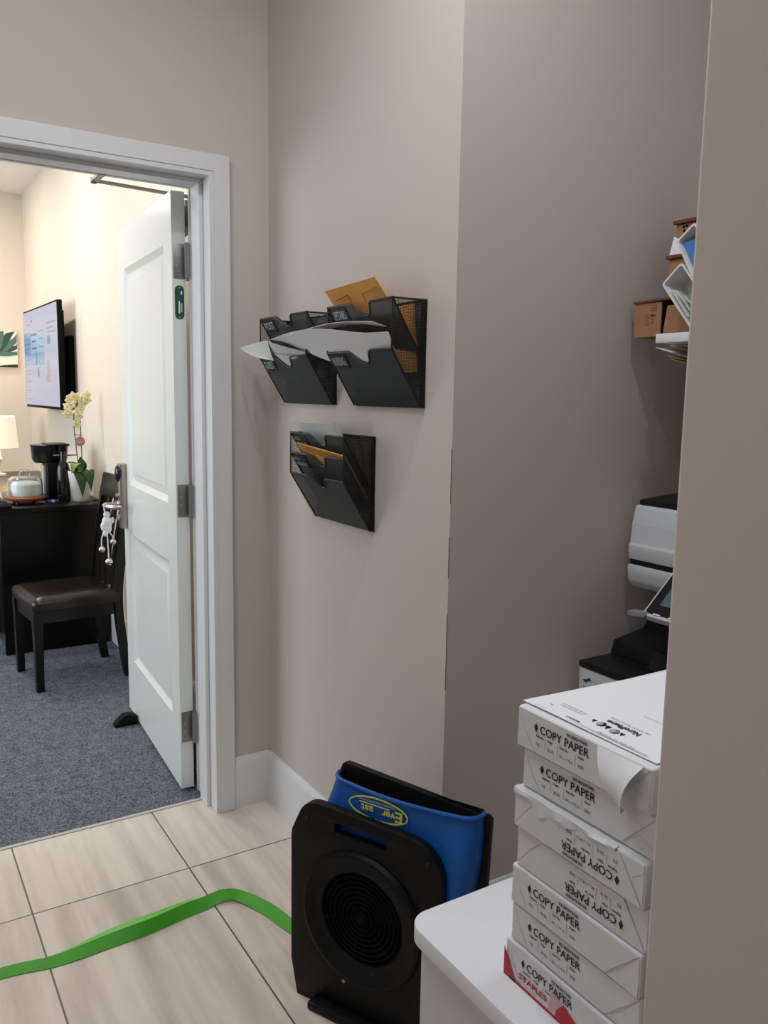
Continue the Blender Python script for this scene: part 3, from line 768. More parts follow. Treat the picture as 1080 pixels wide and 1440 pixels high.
# letter lying on the stack
ZT = CZ+7*RH+.0018
lt = B(); g = []
lt.patch((.700, .768, 0), (.700, .553, 0), (.979, .535, 0), (.979, .750, 0), 8, 8, lambda u, v: (0, 0, .0006+.0005*math.sin(u*6)), .0006, m=3)
Xt, Yt = (0, 1, 0), (-1, 0, 0); Zs = .0013
lt.text('NuroPharm', .0125, (.7468, .613, Zs+.0003), Xt, Yt, bold=.03, width=.05)
lt.text('Long Term Care Pharmacy Services', .006, (.7555, .607, Zs+.0003), Xt, Yt, m=1, width=.06)
for y, x, m_ in ((.659, .728, 0), (.636, .7255, 1)):
    lt.shape([circ(0, 0, .0068, 20, .0058)], .0003, Matrix.Translation((x, y, Zs)), m=m_)
    lt.shape([circ(0, 0, .005, 16, .004)], .0003, Matrix.Translation((x-.001, y+.002, Zs+.0002)), m=2)
    for s_ in (-1, 1): lt.shape([[(-.004, .0), (.004, -.002), (.003, .005)]], .0003, Matrix.Translation((x, y+s_*.0115, Zs)), m=0)
for s_, x, y, w_, m_ in (('Date:  Facility:  Attn: Nursing Dept.', .7085, .59, .055, 1), ('Please review the attached pharmacy notices', .737, .69, .042, 1), ('and return signed copies to our office', .7315, .691, .04, 1), ('IMPORTANT', .711, .676, .022, 0),
                         ('Tel. 555 0100', .751, .552, .03, 1), ('Fax 555 0101', .7455, .553, .028, 1), ('Re:', .722, .733, .006, 1), ('NOTICE TO ALL UNITS', .795, .60, .05, 2), ('page 1 of 2', .83, .58, .03, 2)):
    lt.text(s_, .0055, (x, y, Zs+.0003), Xt, Yt, m=m_, width=w_, bold=.02 if m_ == 0 else 0)
for x in (.7035, .706): lt.shape([rrect(-.003, .0, -.09, .09, .0001, 1)], .0002, Matrix.Translation((x, .66, Zs-.0002)) @ Matrix.Diagonal((.2, 1, 1, 1)), m=2)
tag(lt.done('letter', [ink, inkg, inkl, paper], loc=(0, 0, ZT), angle=40), 'printed white letter lying on top of the ream stack', 'paper')

# ------------------------------------------------------------------ printer in the alcove
prn = thing('printer', 'grey and black office copier standing in the alcove behind the paper', 'printer', (1.58, .88, 0))
p = B(); p.box(0, .66, 0, .64, .03, .742, bev=.006); p.box(-.004, 0, .05, .59, .12, .27, bev=.001); p.box(-.004, 0, .05, .59, .29, .44, bev=.001); p.box(-.004, 0, .05, .59, .46, .58, bev=.001)
for cx, cy in ((.06, .06), (.06, .58), (.6, .06), (.6, .58)): p.lathe([(0, 0), (.02, 0), (.02, .03), (0, .03)], c=(cx, cy, 0), m=0, seg=14)
body = p.done('body', printw, prn)
lb = B(); yb = .622
lb.prism([(-.0016, yb, .712), (-.0016, yb-.008, .706), (-.0016, yb-.026, .716), (-.0016, yb-.034, .711), (-.0016, yb-.024, .722), (-.0016, yb-.012, .714)], (-.0006, 0, 0))
lb.text('SAMSUNG', .009, (-.0022, yb-.044, .706), (0, -1, 0), (0, 0, 1), m=1, width=.05); lb.text('ProXpress Multi', .008, (-.0022, yb-.002, .690), (0, -1, 0), (0, 0, 1), m=0, width=.06)
lb.text('function', .007, (-.0022, yb-.044, .694), (0, -1, 0), (0, 0, 1), m=1, width=.05)
lb.done('logo', [mat('navy_print', '#1e2b52', rough=.5), inkg], body)
p = B(); p.box(-.002, .66, -.002, .64, .744, .76, bev=.003)
p.prism([(.118, 0, .76), (.66, 0, .76), (.66, 0, .835), (.262, 0, .835), (.246, 0, .815), (.13, 0, .797)], (0, .64, 0), bev=.002); p.prism([(.1, .1, .7605), (.13, .1, .7605), (.16, .1, .80), (.13, .1, .80)], (0, .4, 0))
p.done('output_tray', printb, prn)
p = B(); p.box(.30, .66, .0, .64, .83, .95, bev=.004); p.box(.2, .66, -.0, .05, .83, .94); p.done('column', printb, prn)
p = B(); p.prism([(.66, 0, .932), (.20, 0, .936), (.182, 0, .944), (.170, 0, .962), (.166, 0, .985), (.165, 0, 1.006), (.66, 0, 1.006)], (0, .64, 0), bev=.004); p.done('scanner', printw, prn)
p = B(); p.box(.172, .66, .004, .636, 1.006, 1.021); p.done('scanner_gap', printb, prn)
p = B(); p.prism([(.66, 0, 1.021), (.167, 0, 1.021), (.164, 0, 1.06), (.170, 0, 1.065), (.174, 0, 1.118), (.184, 0, 1.162), (.19, 0, 1.168), (.66, 0, 1.168)], (0, .64, 0), bev=.003); p.done('document_feeder', printw, prn)
p = B(); p.prism([(.192, .0, 1.168), (.66, 0, 1.168), (.66, 0, 1.215), (.5, 0, 1.205), (.192, 0, 1.183)], (0, .634, 0), bev=.003); p.done('feeder_lid', printb, prn)
# tilted control panel
ax = Vector((.138, 0, .122)).normalized(); Mp = frame((.02, .456, .926), (0, -1, 0), ax)
p = B(); p.shape([rrect(0, .3, 0, .18, .012)], .018, Mp @ Matrix.Translation((0, 0, -.018)), bev=.002)
p.shape([rrect(.004, .296, .006, .176, .01)], .002, Mp @ Matrix.Translation((0, 0, .001)), m=1)
p.prism([(.03, .456, .92), (.03, .15, .92), (.06, .15, .915), (.06, .456, .915)], (.1, 0, .02), m=0)
pn = p.done('control_panel', [printw, printb], prn)
p = B(); p.shape([rrect(.03, .22, .035, .15, .003)], .0006, Mp @ Matrix.Translation((0, 0, .0042))); 
for k in range(6): p.shape([rrect(.03+.045*k, .05+.045*k, .004, .008, .001)], .0006, Mp @ Matrix.Translation((0, 0, .0042)), m=1)
p.done('screen', [mat('panel_screen', '#4b5f68', rough=.15, emit=.12), wht], pn)
p = B(); p.shape([rrect(-.042, .012, 0, .012, .005)], .022, frame((.034, .455, .920), (0, -1, .12), (0, 0, 1)), bev=.001); pmg = mat('printer_mid_grey', '#85888d', rough=.5); p.done('panel_tab', pmg, prn)
p = B(); p.box(.1, .22, .30, .33, .9, .94); p.done('panel_arm', printb, prn)
p = B(); p.prism([(.09, .44, .96), (.11, .44, .96), (.19, .44, .9), (.17, .44, .9)], (0, .018, 0)); p.done('panel_strut', printb, prn)

# ------------------------------------------------------------------ shelf over the printer
SX, SZ = 1.66, 1.612
sh = thing('wall_shelf', 'white wall shelf above the printer loaded with boxes', 'shelf', (SX, .504, 0))
B().box(0, X1-SX, 0, .895, SZ-.022, SZ, bev=.001).done('board', lamw, sh)
B().box(.06, X1-SX, 0, .846, 1.478, 1.494, bev=.001).done('lower_board', lamw, sh)
for y in (.12, .72):
    b = B(); b.box(.12, X1-SX, y, y+.018, SZ-.16, SZ-.022); b.done('bracket', mat('bracket_grey', '#8d8a86', rough=.5) if 'bracket_grey' not in MATS else MATS['bracket_grey'], sh)
# cardboard boxes
bx = thing('cardboard_box', 'brown cardboard box with open flap at the shelf end against the alcove wall', 'box', (1.722, 1.5235, SZ), 0, 'cardboard boxes on the shelf')
b = B(); t4 = .004
b.box(0, .18, -.27, 0, 0, t4); b.box(.176, .18, -.27, 0, t4, .086); b.box(0, .176, -t4, 0, t4, .086); b.box(0, .176, -.27, -.27+t4, t4, .086)
b.box(0, t4, -.085, -t4, t4, .086); b.prism([(-.001, -.094, .004), (.003, -.094, .004), (.003, -.19, .004), (-.001, -.19, .004)], (.012, 0, .07)); b.box(.004, .006, -.266, -.1, t4, .075)
b.box(-.0012, 0, -.046, -.036, .03, .058, m=1); b.box(-.0012, 0, -.064, -.053, .034, .056, m=1)
for z in (.078, .071, .065, .052): b.box(-.0012, 0, -.07, -.052, z, z+.003, m=1)
b.done('carton', [card, kraft_d], bx)
b = B(); b.prism([(-.004, .004, .086), (.18, .004, .086), (.18, -.27, .094), (-.004, -.27, .094)], (0, 0, .005)); b.done('flap', card_d, bx)
def carton(loc, sy, sz, label, holes=False, rz=0):
    t = thing('cardboard_box', label, 'box', loc, rz, 'cardboard boxes on the shelf')
    b = B(); b.box(0, .16, -sy, 0, 0, sz, bev=.002); b.done('carton', card, t)
    b = B(); b.box(-.008, .166, -sy-.003, .005, sz, sz+.008); b.box(-.003, 0, -sy*.72, -sy*.25, sz*.12, sz*.62); b.done('flap', card_d, t)
    if holes:
        b = B()
        for y, z in ((.022, .074), (.031, .076), (.040, .079), (.024, .064), (.033, .066), (.026, .055)):
            b.lathe([(0, 0), (.0032, 0), (.0032, .0016), (0, .0016)], c=(-.0001, -y, z-.0), M=Matrix.Rotation(-PI/2, 4, 'Y'), seg=10)
        b.done('vent_holes', blackm, t)
    return t
carton((1.785, 1.476, SZ+.102), .19, .098, 'middle cardboard box of the stack on the shelf, dark slot in its side')
carton((1.79, 1.464, SZ+.211), .17, .074, 'uppermost cardboard box on the shelf, punched with small round holes', True)
# white bins standing tilted in front
def bin_(corner, ud, vd, L, Wd, label, name='plastic_bin'):
    y, z = corner; u = Vector((0, *ud)).normalized(); v = Vector((0, *vd)).normalized()
    t = thing(name, label, 'bin', (SX-.008, y, z), 0, 'white bins on the shelf')
    b = B(); th = .0045; dep = .066
    P = lambda a, c, x: u*a+v*c+Vector((x, 0, 0))
    def quadring(o, x): 
        return [P(o, o, x), P(L-o, o, x), P(L-o, Wd-o, x), P(o, Wd-o, x)]
    def rr(o, x, r): return [P(a, c, x) for a, c in rrect(o, L-o, o, Wd-o, r, 4)]
    b.loft([rr(.006, dep, .006), rr(.0, 0, .008), rr(th, 0, .006), rr(th+.006, dep-th, .005)], 0, True, True)
    bmesh.ops.recalc_face_normals(b.bm, faces=b.bm.faces)
    b.done('tub', binw, t, angle=40)
    return t, P
t1, P1 = bin_((1.384, 1.7285), (-.64, -.77), (-.76, .65), .147, .071, 'lower white plastic bin tilted on the shelf, filled with papers')
b = B()
for k in range(4):
    a0 = P1(.03+.028*k, .006, .006); b.patch(P1(.03+.02*k, .012, .05), P1(.10, .012+.004*k, .05), P1(.12, .014+.012*k, -.006), P1(.03+.02*k, .012+.01*k, .002), 3, 3, None, .0012)
tag(b.done('paper_bundle', paper2, angle=40, loc=t1.location), 'folded white papers stuffed in the lower tilted bin', 'paper')
t2, P2 = bin_((1.349, 1.824), (-.50, -.866), (-.80, .60), .105, .062, 'upper white plastic bin with a blue folder, resting on the lower bin')
b = B(); b.patch(P2(.008, .008, .012), P2(.098, .008, .012), P2(.098, .034, .02), P2(.022, .034, .02), 4, 2, None, .004)
tag(b.done('folder', blue_s, loc=t2.location), 'blue folder lying inside the upper tilted bin', 'folder')
b = B(); b.prism([(1.7815, 1.474, 1.8205), (1.7815, 1.430, 1.8205), (1.7815, 1.437, 1.852), (1.7815, 1.462, 1.866)], (.002, 0, 0)); tag(b.done('card', paper), 'small white card standing on the middle box behind the upper bin', 'card')
# papers on the lower shelf board, left ends sticking out
for k, (m_, y0, z0, z1, lab) in enumerate(((manila, 1.40, 1.554, 1.505, 'bottom manila folder poking out from the lower shelf board'), (manila, 1.41, 1.562, 1.509, 'second manila folder poking out from the lower shelf board'),
                                        (paper, 1.452, 1.584, 1.513, 'long white sheet sticking furthest out below the shelf'), (manila, 1.412, 1.588, 1.518, 'upper manila folder curling under the shelf'), (paper, 1.40, 1.586, 1.524, 'white sheet on top of the folders under the shelf'))):
    b = B(); b.patch((1.718+.004*k, 1.05, z1), (1.93, 1.05, z1), (1.93, y0-.01, z0-.004), (1.718+.004*k, y0, z0), 3, 10, lambda u, v, q=z0-z1: (0, 0, -q*(v-max(0, (v-.35)/.65)**1.0)), .0012)
    tag(b.done('folder' if m_ is manila else 'paper_sheet', m_), lab, 'folder' if m_ is manila else 'paper', 'papers under the shelf')

# ------------------------------------------------------------------ office: chair
ch = thing('dining_chair', 'dark wooden chair with black leather seat facing left beside the black desk', 'chair', (.82, 4.33, 0), math.radians(5))
c = B(); prof = []
for (z, i) in ((.395, .012), (.40, .0), (.435, -.004), (.455, .006), (.466, .04), (.468, .12)):
    prof.append([(x, y, z) for x, y in rrect(-.222+i, .205-i, -.215+i, .215-i, .03, 5)])
c.loft(prof); c.done('seat', leather, ch, angle=60)
c = B(); c.box(-.205, .19, -.19, -.17, .335, .4); c.box(-.205, .19, .17, .19, .335, .4); c.box(-.212, -.192, -.19, .19, .335, .4); c.box(.17, .19, -.19, .19, .335, .4); c.done('apron', chairw, ch)
for y in (-.185, .185):
    c = B(); c.loft([[(x, y+q, z) for x, q in ((-.2-h_, -h_), (-.2+h_, -h_), (-.2+h_, h_), (-.2-h_, h_))] for z, h_ in ((0, .017), (.4, .022))]); c.done('leg', chairw, ch)
    pts = [(.235, 0), (.215, .14), (.195, .32), (.195, .46), (.215, .62), (.245, .82), (.262, .91)]
    sm = smooth([(x, y, z) for x, z in pts], 4)
    c = B(); c.loft([[(p_.x-.02, y-.017, p_.z), (p_.x+.02, y-.017, p_.z), (p_.x+.02, y+.017, p_.z), (p_.x-.02, y+.017, p_.z)] for p_ in sm]); c.done('leg', chairw, ch)
c = B(); c.prism([(.238, -.205, .90), (.264, -.205, 1.02), (.288, -.205, 1.018), (.264, -.205, .898)], (0, .41, 0), bev=.006); c.done('top_rail', chairw, ch)
for y in (-.1, 0, .1):
    c = B(); c.loft([[(p_.x-.008, y-.02, p_.z), (p_.x+.008, y-.02, p_.z), (p_.x+.008, y+.02, p_.z), (p_.x-.008, y+.02, p_.z)] for p_ in smooth([(.2, y, .45), (.21, y, .6), (.24, y, .78), (.27, y, .92)], 4)]); c.done('slat', chairw, ch)

# desk along the wall
DX, DY, DZ = .575, 4.80, .815
dk = thing('desk', 'long black desk along the office wall under the television', 'desk', (DX, DY, 0))
B().box(-.02, W-DX-.02, -.012, 2.2, DZ-.03, DZ, bev=.002).done('desktop', woodb, dk)
B().box(.0, W-DX-.03, 0, .025, 0, DZ-.03).done('end_panel', woodb, dk)
B().box(.0, W-DX-.03, 2.16, 2.185, 0, DZ-.03).done('end_panel', woodb, dk)
B().box(W-DX-.06, W-DX-.04, .025, 2.16, .02, DZ-.03).done('back_panel', woodb, dk)
for y in (.1, .78, 1.46):
    b = B(); b.box(.004, .02, y, y+.66, .1, DZ-.04, bev=.002); dd = b.done('drawer', woodb, dk); B().box(-.012, .004, y+.27, y+.39, .62, .635, bev=.003).done('handle', steel, dd)
mf = thing('mini_fridge', 'small grey steel fridge front beside the black desk', 'fridge', (.30, 5.25, 0))
B().box(0, .22, 0, .48, .02, .74, bev=.01).done('body', mat('fridge_grey', '#77716a', rough=.35, metal=.4), mf); B().box(-.02, 0, .01, .47, .05, .73, bev=.006).done('door', mat('fridge_door', '#8b857c', rough=.3, metal=.5), mf)

# things on the desk
tf = B(); tf.box(DX-.12, DX+.062, DY-.02, DY+.25, DZ+.0005, DZ+.014, bev=.002)
tag(tf.done('folder', blackm), 'black folder on the desk corner left of the cake stand', 'folder')
cs = thing('cake_stand', 'round reddish wooden cake stand on the black desk', 'cake stand', (.737, 5.0, DZ))
c = B(); c.lathe([(0, .018), (.09, .018), (.106, .026), (.108, .036), (.1, .042), (0, .042)], seg=40); c.done('board', boardw, cs)
for k in range(4):
    a = PI/4+k*PI/2; c = B(); c.lathe([(0, 0), (.007, 0), (.01, .02), (0, .02)], c=(.072*math.cos(a), .072*math.sin(a), 0), seg=12); c.done('leg', boardw, cs)
dm = thing('cake_dome', 'clear glass dome with loop handle covering the wooden cake stand', 'dome', (.737, 5.0, DZ+.0425))
c = B(); c.lathe([(.094, 0), (.093, .07), (.088, .092), (.07, .105), (.02, .111), (0, .111), (0, .108), (.02, .108), (.069, .102), (.085, .09), (.09, .069), (.091, 0), (.094, 0)], seg=40); c.done('cover', glassm, dm)
c = B(); c.tube(smooth([(-.022, 0, .109), (-.026, 0, .125), (-.018, 0, .142), (.018, 0, .142), (.026, 0, .125), (.022, 0, .109)], 4), .0045, seg=8); c.done('handle', glassm, dm)
c = B(); c.lathe([(0, 0), (.072, 0), (.075, .006), (.075, .066), (.066, .078), (0, .08)], seg=30)
tag(c.done('cake', mat('white_icing', '#f1ece6', rough=.6), loc=(.745, 5.0, DZ+.0425)), 'white cake inside the glass dome', 'cake')
cm = thing('coffee_maker', 'tall black coffee maker behind the cake stand', 'coffee maker', (.925, 5.16, DZ))
c = B(); c.box(-.05, .06, -.075, .10, 0, .325, bev=.008); c.box(-.115, .06, -.075, .1, 0, .016, bev=.004); c.done('body', blackp, cm)
c = B(); c.lathe([(0, .215), (.085, .215), (.098, .235), (.104, .305), (.108, .318), (0, .32)], c=(-.02, .01, 0), seg=32); c.box(-.04, .075, -.1, .1, .315, .326, bev=.003); c.done('brew_head', blackg, cm)
c = B(); c.box(-.064, -.05, -.03, .05, .03, .2, bev=.002); c.done('water_gauge', mat('gauge_grey', '#a7b0b3', rough=.2), cm)
c = B(); c.tube([(-.02, -.104, .262), (.085, -.104, .262), (.115, -.09, .262)], .005, seg=8); c.done('handle', steel, cm)
bt = thing('bottle', 'dark bottle between the coffee maker and the orchid pot', 'bottle', (.953, 5.035, DZ))
c = B(); c.lathe([(0, 0), (.036, 0), (.037, .01), (.037, .18), (.03, .21), (.014, .235), (.0135, .29), (0, .29)], seg=28); c.done('body', bottlem, bt)
c = B(); c.lathe([(0, .285), (.0155, .285), (.0155, .322), (0, .322)], seg=20); c.done('cap', blackm, bt)
op = thing('potted_orchid', 'cream flowered orchid in a white pot on the desk corner', 'orchid', (1.035, 4.985, DZ))
c = B(); c.lathe([(0, 0), (.046, 0), (.049, .004), (.066, .172), (.0655, .176), (.061, .176), (.058, .15), (0, .15)], seg=36); c.done('pot', potw, op)
c = B(); c.lathe([(0, .158), (.058, .156), (.058, .15)], seg=20)
for k in range(14):
    a = k*.9; c.sphere((.04*math.cos(a), .04*math.sin(a), .16), .013, (1, .8, .6), seg=8)
c.done('bark', barkm, op)
def leaf_(base_, tip, wd, droop, m_):
    b0, t0 = Vector(base_), Vector(tip); d_ = t0-b0; sd = d_.cross(Vector((0, 0, 1)))
    if sd.length < .02: sd = Vector((1, 0, 0))
    sd = Vector((1, .15, .12)).normalized() if abs(d_.x) < .05 else sd.normalized()
    g = []
    for i in range(10):
        t = i/9; w_ = wd*math.sin(PI*min(1, .12+.88*t)**.8)*(1 if t < .98 else .3)
        p_ = b0.lerp(t0, t)+Vector((0, -.03*math.sin(t*PI), droop*math.sin(t*PI)))
        g.append([p_-sd*w_+Vector((0, -.004, .004)), p_+Vector((0, .002, -.003)), p_+sd*w_+Vector((0, -.004, .004))])
    b = B(); b.sheet(g, .002); b.done('leaf', m_, op, angle=60)
leaf_((-.012, -.02, .17), (-.008, -.088, .03), .044, .06, leafg); leaf_((.02, -.02, .17), (.042, -.085, .06), .036, .05, leafg)
leaf_((-.01, -.02, .165), (-.062, -.075, .165), .04, .06, leafp); leaf_((0, 0, .16), (.0, -.02, .255), .034, .0, leafg); leaf_((0, .01, .165), (-.05, .06, .22), .026, .02, leafg)
st1 = smooth([(.0, 0, .16), (-.012, 0, .27), (-.02, -.005, .36), (-.026, -.01, .45), (-.022, -.01, .54), (-.03, -.02, .60), (-.055, -.03, .60)], 5)
st2 = smooth([(.012, 0, .16), (.014, 0, .3), (.012, 0, .44), (.016, -.005, .52), (.04, -.01, .58), (.062, -.015, .615)], 5)
for s_ in (st1, st2):
    b = B(); b.tube(s_, .0028, seg=6); b.done('stem', stemm, op)
b = B(); b.tube([(-.03, 0, .385), (.02, 0, .38)], .002, seg=6); b.lathe([(0, 0), (.028, 0), (.028, .002), (0, .002)], c=(.004, -.012, .345), M=Matrix.Rotation(PI/2, 4, 'X'), seg=24); b.tube([(.004, -.008, .372), (.004, -.002, .385)], .0025, seg=6)
for z_ in (.352, .345, .338): b.box(-.014, .02, -.0148, -.0139, z_, z_+.002, m=1)
b.done('tag', [pinktag, mat('tag_print', '#d8b8b6', rough=.6)], op)
b = B(); random.seed(11)
fl_pos = [(-.028, -.022, .605), (-.05, -.03, .585), (-.042, -.03, .555), (-.065, -.035, .545), (-.058, -.035, .51), (-.07, -.03, .50), (-.03, -.02, .57), (.0, -.02, .60), (.02, -.02, .598), (.038, -.02, .60), (.05, -.02, .585), (.02, -.02, .56), (.035, -.02, .565), (.012, -.02, .53), (-.008, -.02, .515), (.0, -.02, .49), (-.006, -.02, .465), (-.012, -.02, .445), (.055, -.02, .61)]
for (x, y, z) in fl_pos:
    rot = Matrix.Rotation(random.uniform(-.6, .6), 4, 'Z') @ Matrix.Rotation(random.uniform(-.5, .5), 4, 'X')
    ph = random.uniform(0, 1.2)
    f_ = B()
    for k in range(5):
        a = ph+k*2*PI/5; M = Matrix.Translation((x, y, z)) @ rot @ Matrix.Rotation(a, 4, 'Y') @ Matrix.Translation((0, 0, .012))
        t = bmesh.new(); bmesh.ops.create_uvsphere(t, u_segments=8, v_segments=6, radius=1); f_.merge(t, 0, M @ Matrix.Diagonal((.0105, .0024, .0148, 1)))
    f_.sphere((x, y-.004, z), .0045, m=1, seg=8)
    f_.done('flower', [petal, petal_y], op, angle=60)
cd = B(); cd.tube(smooth([(0, 0, .004), (.02, -.02, .006), (.045, -.03, .004), (.06, -.05, .003)], 4), .003, seg=6); tag(cd.done('cable', blackm, loc=(1.09, 4.93, DZ)), 'short black cable on the desk right of the orchid pot', 'cable')
sw = B(); sw.sphere((0, 0, .011), .011, (1.5, 1.1, 1), seg=12); sw.tube([(-.016, 0, .011), (-.028, 0, .014)], [.003, .008], seg=8); sw.tube([(.016, 0, .011), (.028, 0, .013)], [.003, .008], seg=8); sw.box(-.006, .006, -.0125, -.01, .007, .015, m=1)
tag(sw.done('candy', [purple, wht], loc=(.872, 4.93, DZ)), 'small purple wrapped sweet in front of the coffee maker', 'sweet')
na = B(); na.patch((-.10, -.06, .004), (.04, -.07, .004), (.03, .06, .03), (-.11, .07, .045), 8, 8, lambda u, v: (0, 0, .085*math.sin(u*PI*.9+.2)*math.sin(v*PI)+.008*math.sin(u*17+v*9)+.014), .002)
tag(na.done('napkin', cloth, loc=(.60, 5.24, DZ), angle=60), 'crumpled white napkin on the desk behind the cake stand', 'napkin')
# lamp on the far end of the desk
lp = thing('table_lamp', 'table lamp with cream shade at the far end of the desk', 'lamp', (.80, 6.72, DZ))
b = B(); b.lathe([(0, 0), (.07, 0), (.07, .012), (.03, .02), (.018, .06), (.045, .12), (.03, .19), (.008, .22), (.008, .27)], seg=28); b.done('base', potw, lp)
b = B(); b.lathe([(.158, .208), (.142, .44), (.139, .44), (.155, .208), (.158, .208)], seg=40); b.done('shade', shade_m, lp)
b = B(); b.sphere((0, 0, .31), .03, seg=14); b.tube([(0, 0, .25), (0, 0, .29)], .012); b.done('bulb', mat('lamp_bulb', '#ffdca8', emit=12), lp)

# television on its wall bracket
tv = thing('television', 'flat television on the office wall showing a web page', 'television', (1.047, 5.53, 0), math.radians(1.4))
TL, TZ0, TZ1 = 1.12, 1.328, 2.012
b = B(); b.box(0, .03, 0, TL, TZ0, TZ1, bev=.003); b.prism([(.03, .05, TZ0+.03), (.03, TL-.05, TZ0+.03), (.03, TL-.05, TZ1-.06), (.03, .05, TZ1-.06)], (.02, 0, 0), bev=.004); b.done('cabinet', blackm, tv)
def E_(n, h, s):
    m = mat(n, h, rough=.25, emit=.72); m.node_tree.nodes['Principled BSDF'].inputs['Base Color'].default_value = (.01, .01, .012, 1); return m
scr = [E_('screen_page', '#b4bcd8', 0.45), E_('screen_header', '#a9b4da', 0.43), E_('screen_blue', '#7ea6d6', 0.41), E_('screen_text', '#6f7ea8', 0.25), E_('screen_panel', '#a4c2e4', 0.43), E_('screen_skin', '#b79f98', 0.34), E_('screen_navy', '#3b5387', 0.25)]
b = B(); xs = -.0008
def rect(y0, y1, z0, z1, m_, x=0):
    # y measured from the far (left) edge of the screen as seen
    a0, a1 = TL-.014-y0*(TL-.028), TL-.014-y1*(TL-.028); c0, c1 = TZ0+.018+z0*(TZ1-TZ0-.03), TZ0+.018+z1*(TZ1-TZ0-.03)
    b.add([(xs-x, a0, c0), (xs-x, a1, c0), (xs-x, a1, c1), (xs-x, a0, c1)], [(0, 1, 2, 3)], m_)
rect(0, 1, 0, 1, 0); rect(0, 1, .9, 1, 1, .0004); rect(0, .62, .42, .78, 2, .0004); rect(.22, .62, .55, .78, 4, .0008)
random.seed(5)
for y0, y1, z in ((.24, .42, .735), (.45, .6, .765), (.26, .38, .665), (.48, .6, .685), (.26, .4, .59), (.46, .62, .6), (.02, .2, .70), (.02, .2, .65), (.02, .18, .60), (.02, .14, .56), (.02, .22, .48), (.7, .95, .82), (.7, .9, .77), (.72, .95, .73), (.1, .2, .86), (.24, .28, .88)):
    rect(y0, y1, z, z+(.02 if y0 in (.24, .26) else .011), 6 if y0 in (.24, .26) else 3, .0012)
for z in (.37, .33, .25, .15, .06): rect(.03, .2, z, z+.005, 3, .0012)
rect(.37, .39, .43, .57, 6, .0012); rect(.42, .45, .3, .4, 3, .0012)
for k, (z0, z1, y0, y1) in enumerate(((.36, .46, .68, .76), (.3, .37, .7, .78), (.24, .31, .66, .76))): rect(y0, y1, z0, z1, 5, .0012)
rect(.72, .8, .62, .7, 3, .0012); rect(.82, .88, .54, .62, 4, .0012)
b.done('screen', scr, tv)
b = B(); b.box(.05, .085, .32, .80, 1.38, 1.80, bev=.004); b.box(.085, .1155, .09, .5, 1.37, 1.80, bev=.003); b.done('wall_bracket', blackm, tv)

# picture on the far wall
pc = thing('canvas_picture', 'canvas print of green agave leaves on the far wall', 'picture', (.53, YF-.03, 1.625))
PW, PH = .545, .297
b = B(); b.box(0, PW, .0005, .03, 0, PH); b.done('canvas', mat('canvas_white', '#e4e2d2', rough=.8), pc)
b = B(); c0 = Vector((.375, 0, .10)); random.seed(2)
for k, (a, L, wd) in enumerate(((22, .26, .022), (38, .28, .03), (56, .28, .034), (74, .26, .034), (85, .21, .034), (105, .21, .034), (128, .24, .034), (150, .28, .03), (168, .28, .026), (6, .25, .018))):
    a = math.radians(a); d_ = Vector((math.cos(a), 0, math.sin(a))); s_ = Vector((-d_.z, 0, d_.x)); pts = []
    def clip(p_): return (min(max(p_.x, .002), PW-.002), -.0004-.0003*k, min(max(p_.z, .002), PH-.002))
    for t, w_ in ((0, .5), (.35, 1), (.7, .7), (1, 0)): pts.append(clip(c0+d_*L*t+s_*wd*w_))
    for t, w_ in ((.7, -.7), (.35, -1), (0, -.5)): pts.append(clip(c0+d_*L*t+s_*wd*w_))
    b.add(pts, [tuple(range(len(pts)))], k % 2)
b.add([(.36, -.004, .004), (PW-.003, -.004, .004), (PW-.003, -.004, .03), (.44, -.004, .022)], [(0, 1, 2, 3)], 2)
b.done('print', [mat('agave_green', '#2f4a48', rough=.7), mat('agave_grey_green', '#52706a', rough=.7), mat('agave_dark', '#2b2a24', rough=.7)], pc)

# ------------------------------------------------------------------ lamps
def area(name, loc, size, power, col=(1, 1, 1), rot=(0, 0, 0), shape='DISK', size_y=None, spread=None):
    l = bpy.data.lights.new(name, 'AREA'); l.shape = shape; l.size = size; l.energy = power; l.color = col
    if size_y: l.size_y = size_y
    if spread: l.spread = spread
    o = bpy.data.objects.new(name, l); COL.objects.link(o); o.location = loc; o.rotation_euler = rot
    return o
lens = mat('lamp_lens', '#fff6ea', emit=2)
def downlight(x, y, power, col, label, r=.075):
    t = thing('recessed_downlight', label, 'ceiling light', (x, y, HC), 0, 'recessed downlights')
    b = B(); b.lathe([(r+.02, 0), (r+.02, -.006), (r, -.008), (r, 0)], seg=28); b.done('trim', ceil_m, t)
    b = B(); b.lathe([(0, -.001), (r, -.001)], seg=28); b.done('lens', lens, t)
    area('downlight_bulb', (x, y, HC-.012), r*2, power, col)
def troffer(x, y, sx, sy, power, col, label):
    t = thing('ceiling_panel_light', label, 'ceiling light', (x, y, HC), 0, 'ceiling panel lights')
    b = B()
    for a0, a1, c0, c1 in ((-sx/2-.02, sx/2+.02, -sy/2-.02, -sy/2), (-sx/2-.02, sx/2+.02, sy/2, sy/2+.02), (-sx/2-.02, -sx/2, -sy/2, sy/2), (sx/2, sx/2+.02, -sy/2, sy/2)): b.box(a0, a1, c0, c1, -.012, 0)
    b.done('frame', ceil_m, t); b = B(); b.box(-sx/2, sx/2, -sy/2, sy/2, -.004, -.001); b.done('diffuser', lens, t)
    area('panel_light', (x, y, HC-.015), sx, power, col, shape='RECTANGLE', size_y=sy)
troffer(.0, 1.40, .6, .6, 13, (.93, .97, 1), 'square ceiling panel light over the tiles before the doorway')
downlight(.72, 1.27, 7, (.95, .97, 1), 'round ceiling light nearest the file holder wall', .05)
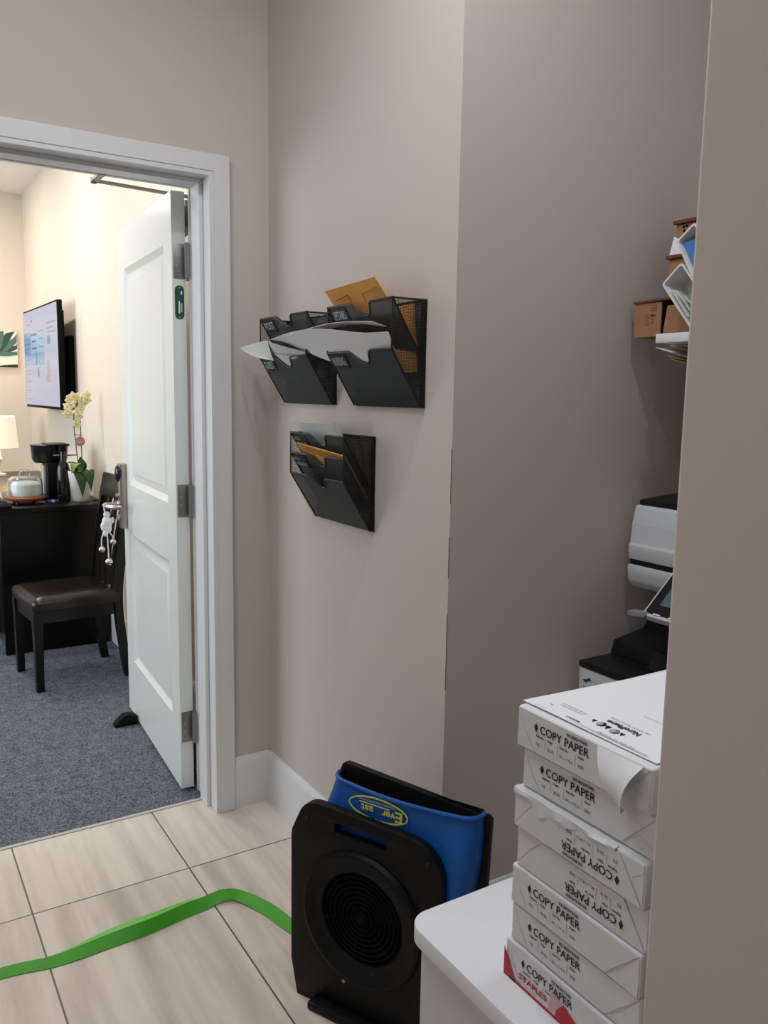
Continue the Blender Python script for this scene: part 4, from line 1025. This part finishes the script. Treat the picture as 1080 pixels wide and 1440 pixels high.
downlight(1.06, .78, 5, (.95, .97, 1), 'round ceiling light at the mouth of the alcove', .05)
troffer(-1.6, .5, .6, 1.2, 9, (.92, .97, 1), 'added rectangular fill panel on the unseen ceiling over the tiled hall')  # added fill light, lifts the near wall, holder wall and ream faces
downlight(.55, 3.7, 9, (1, .94, .87), 'round office ceiling light nearest the door')
downlight(.3, 5.2, 20, (1, .90, .78), 'round office ceiling light before the television')
downlight(.3, 6.6, 17, (1, .88, .76), 'round office ceiling light nearest the far wall')
area('window_daylight', (X0+.02, (wy0+wy1)/2, (wz0+wz1)/2), wy1-wy0, 84, (.90, .97, 1), (0, -PI/2, 0), 'RECTANGLE', wz1-wz0)
wl_ = bpy.data.objects['window_daylight']; wl_.data.size, wl_.data.size_y = wz1-wz0, wy1-wy0
pt = bpy.data.lights.new('table_lamp_bulb', 'POINT'); pt.energy = 6; pt.color = (1, .78, .5); pt.shadow_soft_size = .04
po = bpy.data.objects.new('table_lamp_bulb', pt); COL.objects.link(po); po.location = (.80, 6.72, DZ+.36)
wo = bpy.data.worlds.new('World'); scn.world = wo; wo.use_nodes = True
wo.node_tree.nodes['Background'].inputs[0].default_value = (.6, .75, 1, 1); wo.node_tree.nodes['Background'].inputs[1].default_value = .6

# ------------------------------------------------------------------ camera
def cam_axes(p, r, y):
    cy, sy = math.cos(y), math.sin(y); cp, sp = math.cos(p), math.sin(p); cr, sr = math.cos(r), math.sin(r)
    Ry = Matrix(((cy, -sy, 0), (sy, cy, 0), (0, 0, 1))); A = Matrix(((1, 0, 0), (0, 0, -1), (0, 1, 0)))
    P = Matrix(((1, 0, 0), (0, cp, -sp), (0, sp, cp))); Q = Matrix(((cr, -sr, 0), (sr, cr, 0), (0, 0, 1)))
    return Q @ P @ A @ Ry
M = cam_axes(.140143671, .0167490903, .560798691)
cd_ = bpy.data.cameras.new('Camera'); cd_.sensor_width = 36; cd_.lens = 1156.755/1440*36; cd_.clip_start = .02
co_ = bpy.data.objects.new('Camera', cd_); COL.objects.link(co_)
R3 = Matrix((M[0], -M[1], -M[2])).transposed()
co_.matrix_world = Matrix.Translation((0, 0, 1.45)) @ R3.to_4x4()
scn.camera = co_
scn.view_settings.view_transform = 'Standard'; scn.view_settings.look = 'None'; scn.view_settings.gamma = 1; scn.view_settings.exposure = 0.0
scn.view_settings.use_curve_mapping = False
